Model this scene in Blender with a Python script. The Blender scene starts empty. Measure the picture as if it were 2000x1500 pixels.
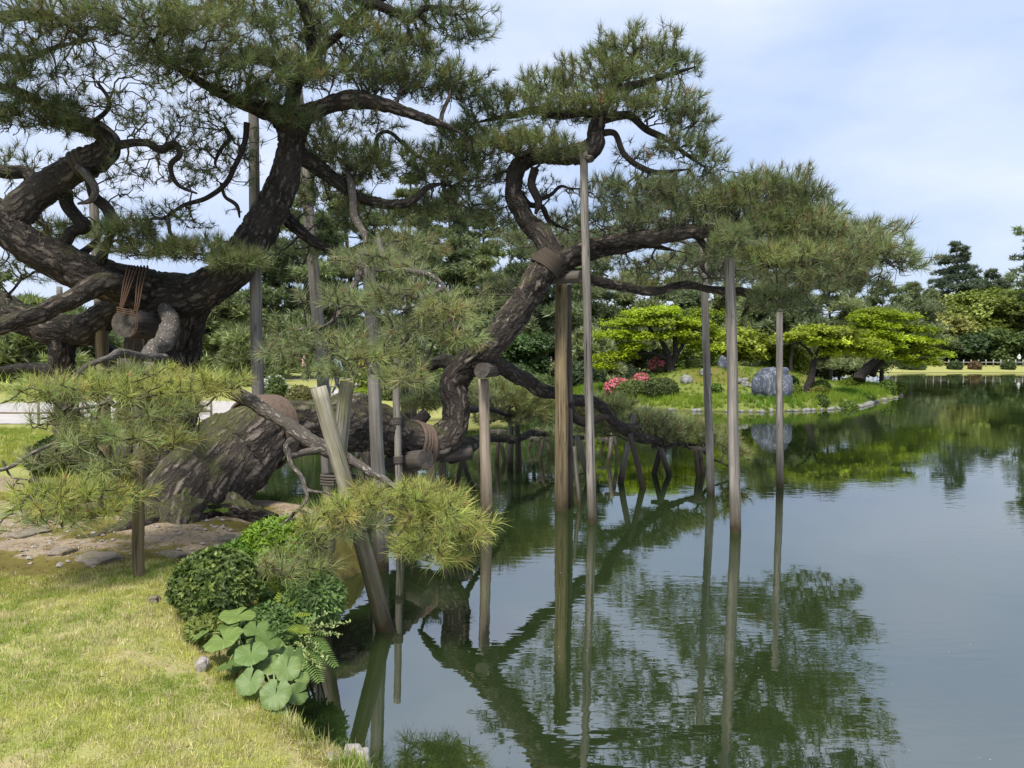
import bpy, math, random
import numpy as np
from mathutils import Vector, Matrix, Euler

random.seed(7)
rng = np.random.default_rng(7)
C = bpy.context.scene.collection
scene = bpy.context.scene

# ------------------------------------------------------------------ camera, light, exposure
EYE = np.array([0.0, 0.0, 2.2])
PITCH = math.radians(2.29)
F = 1502.0                                    # focal length in photo pixels (2000 wide)
cam_d = bpy.data.cameras.new('camera')
cam_d.sensor_width = 36.0
cam_d.lens = 36.0 * F / 2000.0
cam_d.clip_start = 0.05
cam_d.clip_end = 3000.0
cam = bpy.data.objects.new('camera', cam_d)
cam.location = EYE
cam.rotation_euler = (math.pi / 2 - PITCH, 0, 0)
C.objects.link(cam)
scene.camera = cam

SUN_EL, SUN_AZ = math.radians(58), math.radians(200)      # azimuth from +Y, clockwise
world = bpy.data.worlds.new('World')
scene.world = world
world.use_nodes = True
wn, wl = world.node_tree.nodes, world.node_tree.links
wn.clear()
w_out = wn.new('ShaderNodeOutputWorld')
w_bg = wn.new('ShaderNodeBackground')
w_bg.inputs['Strength'].default_value = 0.052
sky = wn.new('ShaderNodeTexSky')
sky.sky_type = 'NISHITA'
sky.sun_disc = False
sky.sun_elevation = SUN_EL
sky.sun_rotation = SUN_AZ
sky.air_density = 1.3
sky.dust_density = 1.5
w_tc = wn.new('ShaderNodeTexCoord')
w_map = wn.new('ShaderNodeMapping')
w_map.inputs['Scale'].default_value = (1.0, 1.0, 2.6)
w_map.inputs['Location'].default_value = (0.35, 0.1, 0.12)
w_n1 = wn.new('ShaderNodeTexNoise')
w_n1.inputs['Scale'].default_value = 1.25
w_n1.inputs['Detail'].default_value = 5.0
w_n1.inputs['Roughness'].default_value = 0.48
w_n1.inputs['Distortion'].default_value = 0.35
w_r1 = wn.new('ShaderNodeValToRGB')
w_r1.color_ramp.elements[0].position = 0.36
w_r1.color_ramp.elements[0].color = (0.68, 0.68, 0.68, 1)
w_r1.color_ramp.elements[1].position = 0.62
w_r1.color_ramp.elements[1].color = (0.96, 0.96, 0.96, 1)
w_n2 = wn.new('ShaderNodeTexNoise')
w_n2.inputs['Scale'].default_value = 2.3
w_n2.inputs['Detail'].default_value = 6.0
w_r2 = wn.new('ShaderNodeValToRGB')
w_r2.color_ramp.elements[0].position = 0.34
w_r2.color_ramp.elements[0].color = (2.4, 3.2, 4.7, 1)
w_r2.color_ramp.elements[1].position = 0.74
w_r2.color_ramp.elements[1].color = (4.55, 4.85, 5.85, 1)
w_mix = wn.new('ShaderNodeMixRGB')
wl.new(w_tc.outputs['Generated'], w_map.inputs['Vector'])
wl.new(w_map.outputs['Vector'], w_n1.inputs['Vector'])
wl.new(w_map.outputs['Vector'], w_n2.inputs['Vector'])
wl.new(w_n1.outputs['Fac'], w_r1.inputs['Fac'])
wl.new(w_n2.outputs['Fac'], w_r2.inputs['Fac'])
wl.new(w_r1.outputs['Color'], w_mix.inputs['Fac'])
wl.new(sky.outputs['Color'], w_mix.inputs['Color1'])
wl.new(w_r2.outputs['Color'], w_mix.inputs['Color2'])
wl.new(w_mix.outputs['Color'], w_bg.inputs['Color'])
wl.new(w_bg.outputs['Background'], w_out.inputs['Surface'])

sun_d = bpy.data.lights.new('sun', 'SUN')
sun_d.energy = 1.5
sun_d.angle = math.radians(14)
sun_d.color = (1.0, 0.95, 0.86)
sun = bpy.data.objects.new('sun', sun_d)
sdir = Vector((math.sin(SUN_AZ) * math.cos(SUN_EL), math.cos(SUN_AZ) * math.cos(SUN_EL), math.sin(SUN_EL)))
sun.rotation_euler = sdir.to_track_quat('Z', 'Y').to_euler()
sun.location = (0, 0, 60)
C.objects.link(sun)

scene.view_settings.view_transform = 'Standard'
scene.view_settings.look = 'None'
scene.view_settings.gamma = 1.0
scene.view_settings.use_curve_mapping = False
scene.view_settings.exposure = 1.97
scene.render.engine = 'CYCLES'
scene.cycles.max_bounces = 6
scene.cycles.diffuse_bounces = 4
scene.cycles.glossy_bounces = 3
scene.cycles.transmission_bounces = 3
scene.cycles.transparent_max_bounces = 4
scene.cycles.use_denoising = True
scene.cycles.denoiser = 'OPENIMAGEDENOISE'
scene.cycles.denoising_input_passes = 'RGB_ALBEDO_NORMAL'
scene.cycles.denoising_prefilter = 'ACCURATE'
scene.cycles.use_adaptive_sampling = False

# ------------------------------------------------------------------ pixel helpers: photo pixel + distance -> place in the world
FWD = np.array([0, math.cos(PITCH), -math.sin(PITCH)])
UPV = np.array([0, math.sin(PITCH), math.cos(PITCH)])
RGT = np.array([1.0, 0, 0])

def P(px, py, d):
    return EYE + d * (FWD + (px - 1000.0) / F * RGT + (750.0 - py) / F * UPV)

def G(px, py, z=0.0):
    v = FWD + (px - 1000.0) / F * RGT + (750.0 - py) / F * UPV
    return EYE + v * ((z - EYE[2]) / v[2])

def depth(p):
    return float(np.dot(np.asarray(p, float) - EYE, FWD))

# ------------------------------------------------------------------ numpy noise
def _h(ix, iy, iz, seed):
    n = (ix.astype(np.int64) * 374761393 + iy.astype(np.int64) * 668265263 + iz.astype(np.int64) * 2147483647 + seed * 974634) & 0xffffffff
    n = ((n ^ (n >> 13)) * 1274126177) & 0xffffffff
    n = ((n ^ (n >> 16)) * 2246822519) & 0xffffffff
    return ((n ^ (n >> 15)) & 0xffffff) / float(0xffffff)

def vnoise(p, seed=0):
    p = np.asarray(p, float)
    f = np.floor(p)
    t = p - f
    t = t * t * (3 - 2 * t)
    i = f.astype(np.int64)
    r = 0
    for dx in (0, 1):
        for dy in (0, 1):
            for dz in (0, 1):
                w = (t[:, 0] if dx else 1 - t[:, 0]) * (t[:, 1] if dy else 1 - t[:, 1]) * (t[:, 2] if dz else 1 - t[:, 2])
                r = r + w * _h(i[:, 0] + dx, i[:, 1] + dy, i[:, 2] + dz, seed)
    return r * 2 - 1

def fbm(p, seed=0, oct=3):
    a, s, r = 1.0, 0.0, 0
    p = np.asarray(p, float)
    for k in range(oct):
        r = r + a * vnoise(p, seed + k * 17)
        s += a
        a *= 0.5
        p = p * 2.03
    return r / s

def voro(p, seed=0):
    """F1, F2 of 3-D cell noise"""
    p = np.asarray(p, float)
    f = np.floor(p)
    i = f.astype(np.int64)
    f1 = np.full(len(p), 9.0)
    f2 = np.full(len(p), 9.0)
    cid = np.zeros(len(p))
    for dx in (-1, 0, 1):
        for dy in (-1, 0, 1):
            for dz in (-1, 0, 1):
                cx, cy, cz = i[:, 0] + dx, i[:, 1] + dy, i[:, 2] + dz
                q = np.stack([cx + _h(cx, cy, cz, seed), cy + _h(cx, cy, cz, seed + 1), cz + _h(cx, cy, cz, seed + 2)], 1)
                d = np.linalg.norm(q - p, axis=1)
                n1 = d < f1
                f2 = np.where(n1, f1, np.minimum(f2, d))
                cid = np.where(n1, _h(cx, cy, cz, seed + 5), cid)
                f1 = np.where(n1, d, f1)
    return f1, f2, cid

def sstep(a, b, x):
    t = np.clip((x - a) / (b - a), 0, 1)
    return t * t * (3 - 2 * t)

# ------------------------------------------------------------------ mesh helpers
def mesh_np(name, verts, faces, mats=None, mat_idx=None, attrs=None, smooth=False):
    """verts (N,3); faces: a list of int arrays (M,k), k fixed in each"""
    me = bpy.data.meshes.new(name)
    verts = np.ascontiguousarray(verts, np.float32)
    me.vertices.add(len(verts))
    me.vertices.foreach_set('co', verts.ravel())
    if not isinstance(faces, list):
        faces = [faces]
    faces = [np.asarray(f, np.int32) for f in faces if len(f)]
    nl = sum(f.size for f in faces)
    nf = sum(len(f) for f in faces)
    me.loops.add(nl)
    me.loops.foreach_set('vertex_index', np.concatenate([f.ravel() for f in faces]).astype(np.int32))
    me.polygons.add(nf)
    starts, o = [], 0
    for f in faces:
        starts.append(o + np.arange(len(f)) * f.shape[1])
        o += f.size
    me.polygons.foreach_set('loop_start', np.concatenate(starts).astype(np.int32))
    for m in (mats or []):
        me.materials.append(m)
    if mat_idx is not None:
        me.polygons.foreach_set('material_index', np.asarray(mat_idx, np.int32))
    if attrs:
        for k, v in attrs.items():
            v = np.asarray(v, np.float32)
            if v.ndim == 1:
                me.attributes.new(k, 'FLOAT', 'POINT').data.foreach_set('value', v)
            else:
                if v.shape[1] == 3 and k != 'bark':
                    v = np.concatenate([v, np.ones((len(v), 1), np.float32)], 1)
                if k == 'bark':
                    me.attributes.new(k, 'FLOAT_VECTOR', 'POINT').data.foreach_set('vector', v.ravel())
                else:
                    me.attributes.new(k, 'FLOAT_COLOR', 'POINT').data.foreach_set('color', v.ravel())
    me.polygons.foreach_set('use_smooth', np.full(nf, smooth, bool))
    me.update(calc_edges=True)
    return me

def link(name, me, parent=None, loc=None):
    o = bpy.data.objects.new(name, me)
    C.objects.link(o)
    if loc is not None:
        o.location = loc
    if parent is not None:
        o.parent = parent                      # parents sit at their own place; children are built relative to them
    return o

def tag(o, label=None, cat=None, group=None, kind=None):
    if label: o['label'] = label
    if cat: o['category'] = cat
    if group: o['group'] = group
    if kind: o['kind'] = kind
    return o

def thing(name, label, cat, loc=(0, 0, 0), group=None):
    o = bpy.data.objects.new(name, None)
    o.empty_display_size = 0.2
    C.objects.link(o)
    o.location = loc
    return tag(o, label, cat, group)

class Buf:
    """collects geometry (verts, quads, tris, attributes) for one mesh object"""
    def __init__(s):
        s.v, s.q, s.t, s.a, s.n, s.mq, s.mt = [], [], [], {}, 0, [], []
    def add(s, v, q=None, t=None, m=0, **at):
        v = np.asarray(v, float)
        s.v.append(v)
        if q is not None and len(q):
            s.q.append(np.asarray(q) + s.n); s.mq.append(np.full(len(q), m))
        if t is not None and len(t):
            s.t.append(np.asarray(t) + s.n); s.mt.append(np.full(len(t), m))
        for k, x in at.items():
            s.a.setdefault(k, []).append(np.asarray(x, float))
        s.n += len(v)
        return s
    def build(s, name, mats, parent=None, loc=None, smooth=False):
        if not isinstance(mats, (list, tuple)):
            mats = [mats]
        V = np.concatenate(s.v)
        org = np.array(loc if loc is not None else (0, 0, 0), float)
        if parent is not None:
            org = org + np.array(parent.location)
        fs, mi = [], []
        if s.q:
            fs.append(np.concatenate(s.q)); mi.append(np.concatenate(s.mq))
        if s.t:
            fs.append(np.concatenate(s.t)); mi.append(np.concatenate(s.mt))
        at = {k: np.concatenate(x) for k, x in s.a.items()}
        me = mesh_np(name, V - org, fs, mats, np.concatenate(mi), at, smooth)
        return link(name, me, parent, loc)

# all Buf geometry is given in world space; build() subtracts the parent's (and own) origin

def catmull(ctrl, step):
    """ctrl (N,k) -> resampled rows; first 3 columns are the place"""
    c = np.asarray(ctrl, float)
    if len(c) == 2:
        n = max(2, int(np.linalg.norm(c[1, :3] - c[0, :3]) / step) + 1)
        t = np.linspace(0, 1, n)[:, None]
        return c[0] * (1 - t) + c[1] * t
    p = np.vstack([2 * c[0] - c[1], c, 2 * c[-1] - c[-2]])
    out = []
    for i in range(1, len(p) - 2):
        n = max(2, int(np.linalg.norm(p[i + 1, :3] - p[i, :3]) / step) + 1)
        t = np.linspace(0, 1, n, endpoint=False)[:, None]
        a, b, cc, d = p[i - 1], p[i], p[i + 1], p[i + 2]
        out.append(0.5 * (2 * b + (cc - a) * t + (2 * a - 5 * b + 4 * cc - d) * t * t + (3 * b - a - 3 * cc + d) * t ** 3))
    out.append(p[-2][None])
    return np.vstack(out)

def frames(pts):
    T = np.gradient(pts, axis=0)
    T /= np.linalg.norm(T, axis=1)[:, None] + 1e-9
    ref = np.array([0, 0, 1.0]) if abs(T[0, 2]) < 0.9 else np.array([1.0, 0, 0])
    n = np.cross(T[0], ref); n /= np.linalg.norm(n) + 1e-9
    N = [n]
    for i in range(1, len(pts)):
        n = N[-1] - T[i] * np.dot(N[-1], T[i])
        n /= np.linalg.norm(n) + 1e-9
        N.append(n)
    N = np.array(N)
    return T, N, np.cross(T, N)

def tube(pts, rad, sides=12, disp=None, cap=True, seed=0):
    """swept tube; returns verts, quads, bark coords (r cos, r sin, along)"""
    pts = np.asarray(pts, float); rad = np.asarray(rad, float) * np.ones(len(pts))
    if cap:
        pts = np.vstack([pts[0], pts[0], pts, pts[-1], pts[-1]])
        rad = np.concatenate([[rad[0] * 0.02, rad[0] * 0.97], rad, [rad[-1] * 0.97, rad[-1] * 0.02]])
        base = pts[2:-2]
        T, N, B = frames(base)
        idx = np.concatenate([[0, 0], np.arange(len(base)), [len(base) - 1] * 2])
        T, N, B = T[idx], N[idx], B[idx]
    else:
        T, N, B = frames(pts)
    seg = np.concatenate([[0], np.cumsum(np.linalg.norm(np.diff(pts, axis=0), axis=1))])
    th = np.linspace(0, 2 * math.pi, sides, endpoint=False)
    cs, sn = np.cos(th), np.sin(th)
    n = len(pts)
    R = np.repeat(rad[:, None], sides, 1)
    rr = np.maximum(R, 1e-4)
    bark = np.stack([rr * cs, rr * sn, np.repeat(seg[:, None], sides, 1)], 2).reshape(-1, 3)
    if disp is not None:
        R = R + (disp(bark + seed * 3.7, R.ravel())).reshape(R.shape) * np.clip(R / rad.max() * 3, 0, 1)
    V = pts[:, None] + R[..., None] * (cs[None, :, None] * N[:, None] + sn[None, :, None] * B[:, None])
    i = np.arange(n - 1)[:, None] * sides
    j = np.arange(sides)[None]
    j2 = (j + 1) % sides
    q = np.stack([i + j, i + j2, i + sides + j2, i + sides + j], 2).reshape(-1, 4)
    return V.reshape(-1, 3), q, bark

def rot_to(dirs, spin=None):
    """rotation matrices (N,3,3) that take +Z to dirs, with a random spin about it"""
    d = dirs / (np.linalg.norm(dirs, axis=1)[:, None] + 1e-9)
    ref = np.where(np.abs(d[:, 2:3]) < 0.9, np.array([[0, 0, 1.0]]), np.array([[1.0, 0, 0]]))
    x = np.cross(ref, d); x /= np.linalg.norm(x, axis=1)[:, None] + 1e-9
    y = np.cross(d, x)
    if spin is None:
        spin = rng.uniform(0, 2 * math.pi, len(d))
    c, s = np.cos(spin)[:, None], np.sin(spin)[:, None]
    return np.stack([x * c + y * s, -x * s + y * c, d], 2)

def strew(buf, protos, pts, dirs, scl, tint, spin=None, which=None):
    """real copies of small meshes (V, tris, material index, tint factor) at pts, +Z along dirs"""
    pts = np.asarray(pts, float); dirs = np.asarray(dirs, float)
    scl = np.asarray(scl, float) * np.ones(len(pts))
    tint = np.asarray(tint, float) * np.ones((len(pts), 3))
    R = rot_to(dirs, spin)
    if which is None:
        which = rng.integers(0, len(protos), len(pts))
    for k, pr in enumerate(protos):
        m = which == k
        if not m.any():
            continue
        V, T, M, S = pr
        W = np.einsum('nij,vj->nvi', R[m] * scl[m][:, None, None], V) + pts[m][:, None]
        n, v = W.shape[:2]
        tt = (T[None] + (np.arange(n) * v)[:, None, None]).reshape(-1, 3)
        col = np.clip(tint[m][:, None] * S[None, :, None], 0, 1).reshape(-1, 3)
        W = W.reshape(-1, 3)
        mm = np.tile(M, n)
        buf.v.append(W); buf.t.append(tt + buf.n); buf.mt.append(mm)
        buf.a.setdefault('tint', []).append(col)
        buf.n += len(W)
# ------------------------------------------------------------------ materials
class MT:
    def __init__(s, name):
        s.m = bpy.data.materials.new(name)
        s.m.use_nodes = True
        s.nt = s.m.node_tree
        s.nt.nodes.clear()
        s.out = s.nt.nodes.new('ShaderNodeOutputMaterial')
    def n(s, t, **kw):
        x = s.nt.nodes.new(t)
        for k, v in kw.items():
            if k.startswith('i_'):
                x.inputs[k[2:].replace('_', ' ')].default_value = v
            else:
                setattr(x, k, v)
        return x
    def l(s, a, b):
        s.nt.links.new(a, b)
    def surf(s, bsdf):
        s.l(bsdf.outputs[0], s.out.inputs['Surface'])
        return s.m
    def ramp(s, fac, stops):
        r = s.n('ShaderNodeValToRGB')
        e = r.color_ramp.elements
        while len(e) < len(stops):
            e.new(0.5)
        for i, (p, c) in enumerate(stops):
            e[i].position = p
            e[i].color = (*c, 1) if len(c) == 3 else c
        s.l(fac, r.inputs['Fac'])
        return r.outputs['Color']
    def mix(s, fac, a, b, mode='MIX'):
        x = s.n('ShaderNodeMixRGB', blend_type=mode)
        for v, k in ((fac, 'Fac'), (a, 'Color1'), (b, 'Color2')):
            if hasattr(v, 'is_linked'):
                s.l(v, x.inputs[k])
            else:
                x.inputs[k].default_value = v if k == 'Fac' else (*v, 1)
        return x.outputs['Color']
    def noise(s, vec, scale, detail=3.0, rough=0.5, dist=0.0):
        x = s.n('ShaderNodeTexNoise')
        x.inputs['Scale'].default_value = scale
        x.inputs['Detail'].default_value = detail
        x.inputs['Roughness'].default_value = rough
        x.inputs['Distortion'].default_value = dist
        if vec is not None:
            s.l(vec, x.inputs['Vector'])
        return x.outputs['Fac']
    def scale(s, vec, sc):
        x = s.n('ShaderNodeMapping')
        x.inputs['Scale'].default_value = sc
        s.l(vec, x.inputs['Vector'])
        return x.outputs['Vector']
    def bump(s, h, strength, dist, normal=None):
        b = s.n('ShaderNodeBump')
        b.inputs['Strength'].default_value = strength
        b.inputs['Distance'].default_value = dist
        s.l(h, b.inputs['Height'])
        if normal is not None:
            s.l(normal, b.inputs['Normal'])
        return b.outputs['Normal']
    def attr(s, name, out='Color'):
        a = s.n('ShaderNodeAttribute', attribute_name=name)
        return a.outputs[out]
    def pos(s):
        return s.n('ShaderNodeNewGeometry').outputs['Position']

def leaf_mat(name, trans=0.3, rough=0.5, spec=0.3):
    k = MT(name)
    c = k.attr('tint')
    p = k.n('ShaderNodeBsdfPrincipled')
    p.inputs['Roughness'].default_value = rough
    p.inputs['Specular IOR Level'].default_value = spec
    k.l(c, p.inputs['Base Color'])
    t = k.n('ShaderNodeBsdfTranslucent')
    k.l(k.mix(1.0, c, (1.0, 1.12, 0.6), 'MULTIPLY'), t.inputs['Color'])
    m = k.n('ShaderNodeMixShader')
    m.inputs['Fac'].default_value = trans
    k.l(p.outputs[0], m.inputs[1]); k.l(t.outputs[0], m.inputs[2])
    return k.surf(m)

M_needle = leaf_mat('pine_needles', 0.38, 0.45, 0.35)
M_leaf = leaf_mat('small_leaves', 0.35, 0.5, 0.3)
M_maple = leaf_mat('maple_leaves', 0.45, 0.5, 0.25)
M_grass = leaf_mat('grass_blades', 0.3, 0.6, 0.2)

def plain(name, col, rough=0.7, vary=0.25, scale=8.0, bump=0.0):
    k = MT(name)
    p = k.n('ShaderNodeBsdfPrincipled')
    p.inputs['Roughness'].default_value = rough
    f = k.noise(k.pos(), scale, 4)
    lo = tuple(c * (1 - vary) for c in col); hi = tuple(min(1, c * (1 + vary)) for c in col)
    k.l(k.ramp(f, [(0.3, lo), (0.7, hi)]), p.inputs['Base Color'])
    if bump:
        k.l(k.bump(f, 0.6, bump), p.inputs['Normal'])
    return k.surf(p)

M_bud = plain('pine_buds', (0.23, 0.09, 0.035), 0.7)
M_shoot = plain('green_shoots', (0.12, 0.11, 0.045), 0.7)

def bark_mat(name, dark, mid, light, scale=1.0, moss=0.0, wet=0.0):
    k = MT(name)
    v = k.attr('bark', 'Vector')
    sv = k.scale(v, (1, 1, 0.32))
    wt = k.n('ShaderNodeTexNoise')
    wt.inputs['Scale'].default_value = 11 * scale; wt.inputs['Detail'].default_value = 4.0; wt.inputs['Roughness'].default_value = 0.65
    k.l(v, wt.inputs['Vector'])
    add = k.n('ShaderNodeVectorMath', operation='MULTIPLY_ADD')
    k.l(wt.outputs['Color'], add.inputs[0]); add.inputs[1].default_value = (0.11 / scale,) * 3; k.l(sv, add.inputs[2])
    vo = k.n('ShaderNodeTexVoronoi', feature='DISTANCE_TO_EDGE')
    vo.inputs['Scale'].default_value = 14 * scale
    vo.inputs['Randomness'].default_value = 1.0
    k.l(add.outputs[0], vo.inputs['Vector'])
    vc = k.n('ShaderNodeTexVoronoi', feature='F1')
    vc.inputs['Scale'].default_value = 14 * scale
    k.l(add.outputs[0], vc.inputs['Vector'])
    fine = k.noise(k.scale(v, (1, 1, 0.3)), 42 * scale, 6, 0.72)
    big = k.noise(v, 2.2, 3)
    plate = k.ramp(vo.outputs['Distance'], [(0.03, (0, 0, 0)), (0.12, (0.3, 0.3, 0.3)), (0.3, (1, 1, 1))])
    col = k.mix(fine, mid, light)
    sep = k.n('ShaderNodeSeparateColor'); k.l(vc.outputs['Color'], sep.inputs[0])
    col = k.mix(k.ramp(sep.outputs[0], [(0.2, (0, 0, 0)), (0.9, (0.6, 0.6, 0.6))]), col, dark)
    col = k.mix(k.ramp(fine, [(0.34, (0.85,) * 3), (0.5, (0, 0, 0))]), col, dark)
    col = k.mix(plate, dark, col)
    col = k.mix(k.ramp(big, [(0.35, (0.0, 0.0, 0.0)), (0.7, (0.5, 0.5, 0.5))]), col, mid)
    if moss:
        g = k.n('ShaderNodeNewGeometry')
        sx = k.n('ShaderNodeSeparateXYZ'); k.l(g.outputs['Normal'], sx.inputs[0])
        mf = k.n('ShaderNodeMath', operation='MULTIPLY_ADD')
        k.l(sx.outputs['Z'], mf.inputs[0]); mf.inputs[1].default_value = 0.45
        k.l(k.noise(v, 5, 4), mf.inputs[2])
        col = k.mix(k.ramp(mf.outputs[0], [(0.72, (0, 0, 0)), (0.92, (moss,) * 3)]), col, (0.10, 0.11, 0.03))
    p = k.n('ShaderNodeBsdfPrincipled')
    p.inputs['Roughness'].default_value = 0.82
    p.inputs['Specular IOR Level'].default_value = 0.25
    k.l(col, p.inputs['Base Color'])
    b1 = k.bump(plate, 1.0, 0.03 / scale)
    k.l(k.bump(fine, 0.8, 0.012 / scale, b1), p.inputs['Normal'])
    return k.surf(p)

M_bark = bark_mat('pine_bark', (0.011, 0.009, 0.008), (0.092, 0.074, 0.061), (0.25, 0.205, 0.17), 1.0, 0.25)
M_bark_lean = bark_mat('mossy_pine_bark', (0.014, 0.011, 0.009), (0.135, 0.11, 0.09), (0.28, 0.235, 0.195), 1.0, 0.6)
M_bark_fine = bark_mat('branch_bark', (0.016, 0.013, 0.012), (0.05, 0.041, 0.034), (0.10, 0.082, 0.068), 2.4)
M_bark_grey = bark_mat('lichened_branch_bark', (0.06, 0.05, 0.043), (0.22, 0.19, 0.16), (0.40, 0.37, 0.33), 2.6)
M_bark_far = plain('far_bark', (0.065, 0.052, 0.042), 0.85, 0.4, 3.0)

def twig_mat():
    k = MT('twig_bark')
    p = k.n('ShaderNodeBsdfPrincipled')
    p.inputs['Roughness'].default_value = 0.85
    f = k.noise(k.pos(), 14, 3)
    k.l(k.ramp(f, [(0.3, (0.022, 0.018, 0.015)), (0.75, (0.075, 0.06, 0.048))]), p.inputs['Base Color'])
    return k.surf(p)
M_twig = twig_mat()

def wood_mat(name, dark, mid, light, moss=0.0, stain=0.55):
    """weathered log: long grain, drying cracks, dark wet band by the water, moss patches"""
    k = MT(name)
    v = k.attr('bark', 'Vector')
    g = k.noise(k.scale(v, (1, 1, 0.03)), 60, 5, 0.62)
    g2 = k.noise(k.scale(v, (1, 1, 0.05)), 16, 4, 0.6)
    crack = k.noise(k.scale(v, (1, 1, 0.018)), 24, 2, 0.5, 0.4)
    patch = k.noise(v, 3.2, 4, 0.6)
    col = k.mix(g, mid, light)
    col = k.mix(k.ramp(g2, [(0.35, (0.8,) * 3), (0.62, (0, 0, 0))]), col, dark)
    col = k.mix(k.ramp(patch, [(0.42, (0, 0, 0)), (0.7, (0.6,) * 3)]), col, tuple(0.55 * a + 0.1 * b for a, b in zip(mid, light)))
    ck = k.ramp(crack, [(0.485, (0, 0, 0)), (0.5, (1, 1, 1)), (0.515, (0, 0, 0))])
    col = k.mix(ck, col, tuple(0.3 * a for a in dark))
    z = k.n('ShaderNodeSeparateXYZ'); k.l(k.pos(), z.inputs[0])
    if moss:
        mf = k.noise(k.scale(v, (1, 1, 0.25)), 9, 4, 0.6)
        col = k.mix(k.ramp(mf, [(0.45, (0, 0, 0)), (0.68, (moss,) * 3)]), col, (0.15, 0.15, 0.035))
    # wet and stained foot of the logs that stand in the pond
    mr = k.n('ShaderNodeMath', operation='MULTIPLY_ADD')
    k.l(k.noise(k.scale(v, (1, 1, 0.2)), 8, 3), mr.inputs[0]); mr.inputs[1].default_value = 0.28; k.l(z.outputs['Z'], mr.inputs[2])
    col = k.mix(k.ramp(mr.outputs[0], [(0.2, (1, 1, 1)), (0.27, (0.75,) * 3), (0.42, (0.5,) * 3), (0.75, (0, 0, 0))]), col, (0.038, 0.03, 0.015))
    p = k.n('ShaderNodeBsdfPrincipled')
    p.inputs['Roughness'].default_value = 0.8
    p.inputs['Specular IOR Level'].default_value = 0.25
    k.l(col, p.inputs['Base Color'])
    b1 = k.bump(ck, -0.8, 0.006)
    k.l(k.bump(g, 0.5, 0.004, b1), p.inputs['Normal'])
    return k.surf(p)

M_wood = wood_mat('weathered_grey_wood', (0.07, 0.06, 0.05), (0.20, 0.18, 0.155), (0.36, 0.33, 0.29))
M_wood_warm = wood_mat('warm_brown_wood', (0.045, 0.035, 0.022), (0.19, 0.14, 0.075), (0.33, 0.26, 0.15))
M_wood_pale = wood_mat('pale_new_wood', (0.15, 0.11, 0.075), (0.33, 0.27, 0.20), (0.47, 0.41, 0.33))
M_wood_moss = wood_mat('mossy_grey_wood', (0.10, 0.085, 0.06), (0.29, 0.255, 0.195), (0.46, 0.42, 0.35), 0.7)
M_wood_dark = wood_mat('dark_old_wood', (0.02, 0.017, 0.014), (0.075, 0.064, 0.053), (0.15, 0.13, 0.11))

def rope_mat(name, col, sc=90):
    k = MT(name)
    p = k.n('ShaderNodeBsdfPrincipled'); p.inputs['Roughness'].default_value = 0.9
    f = k.noise(k.attr('bark', 'Vector'), sc, 4, 0.7)
    k.l(k.ramp(f, [(0.25, tuple(c * 0.5 for c in col)), (0.75, tuple(c * 1.3 for c in col))]), p.inputs['Base Color'])
    k.l(k.bump(f, 0.6, 0.004), p.inputs['Normal'])
    return k.surf(p)
M_rope = rope_mat('rust_brown_rope', (0.088, 0.045, 0.024))
M_rope_dark = rope_mat('dark_grey_rope', (0.085, 0.072, 0.06))
M_straw = rope_mat('brown_palm_rope', (0.062, 0.046, 0.031))
M_band = rope_mat('brown_bark_sheet', (0.135, 0.092, 0.067), 25)
M_log_end = plain('sawn_log_end', (0.045, 0.036, 0.027), 0.85, 0.5, 30.0, 0.004)

def stone_mat(name, lo, hi, moss=0.0, veins=False, scale=6.0):
    k = MT(name)
    v = k.pos()
    a = k.noise(v, scale, 6, 0.65, 0.5)
    b = k.noise(v, scale * 6, 4, 0.7)
    col = k.mix(a, lo, hi)
    col = k.mix(k.ramp(b, [(0.35, (0.55,) * 3), (0.6, (0, 0, 0))]), col, tuple(c * 0.45 for c in lo))
    if veins:
        w = k.noise(k.scale(v, (1.0, 1.0, 0.55)), 1.6, 5, 0.65, 1.6)
        col = k.mix(k.ramp(w, [(0.475, (0, 0, 0)), (0.5, (0.5,) * 3), (0.525, (0, 0, 0))]), col, (0.45, 0.46, 0.5))
        w2 = k.noise(v, 2.6, 5, 0.7, 1.0)
        col = k.mix(k.ramp(w2, [(0.5, (0, 0, 0)), (0.62, (0.9,) * 3)]), col, (0.045, 0.055, 0.085))
    if moss:
        col = k.mix(k.ramp(k.noise(v, 5, 4), [(0.5, (0, 0, 0)), (0.62, (moss,) * 3)]), col, (0.12, 0.11, 0.03))
    p = k.n('ShaderNodeBsdfPrincipled'); p.inputs['Roughness'].default_value = 0.8
    k.l(col, p.inputs['Base Color'])
    k.l(k.bump(a, 0.5, 0.03, k.bump(b, 0.5, 0.008)), p.inputs['Normal'])
    return k.surf(p)
M_stone = stone_mat('pale_bank_stone', (0.24, 0.21, 0.19), (0.46, 0.42, 0.40), 0.35)
M_shore = stone_mat('white_shore_stone', (0.12, 0.12, 0.11), (0.36, 0.36, 0.34), 0.3)
M_boulder = stone_mat('blue_grey_boulder', (0.042, 0.05, 0.072), (0.125, 0.14, 0.18), 0.0, True, 3.0)
M_flat = stone_mat('brown_flat_stone', (0.15, 0.12, 0.09), (0.30, 0.25, 0.20), 0.4)

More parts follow.
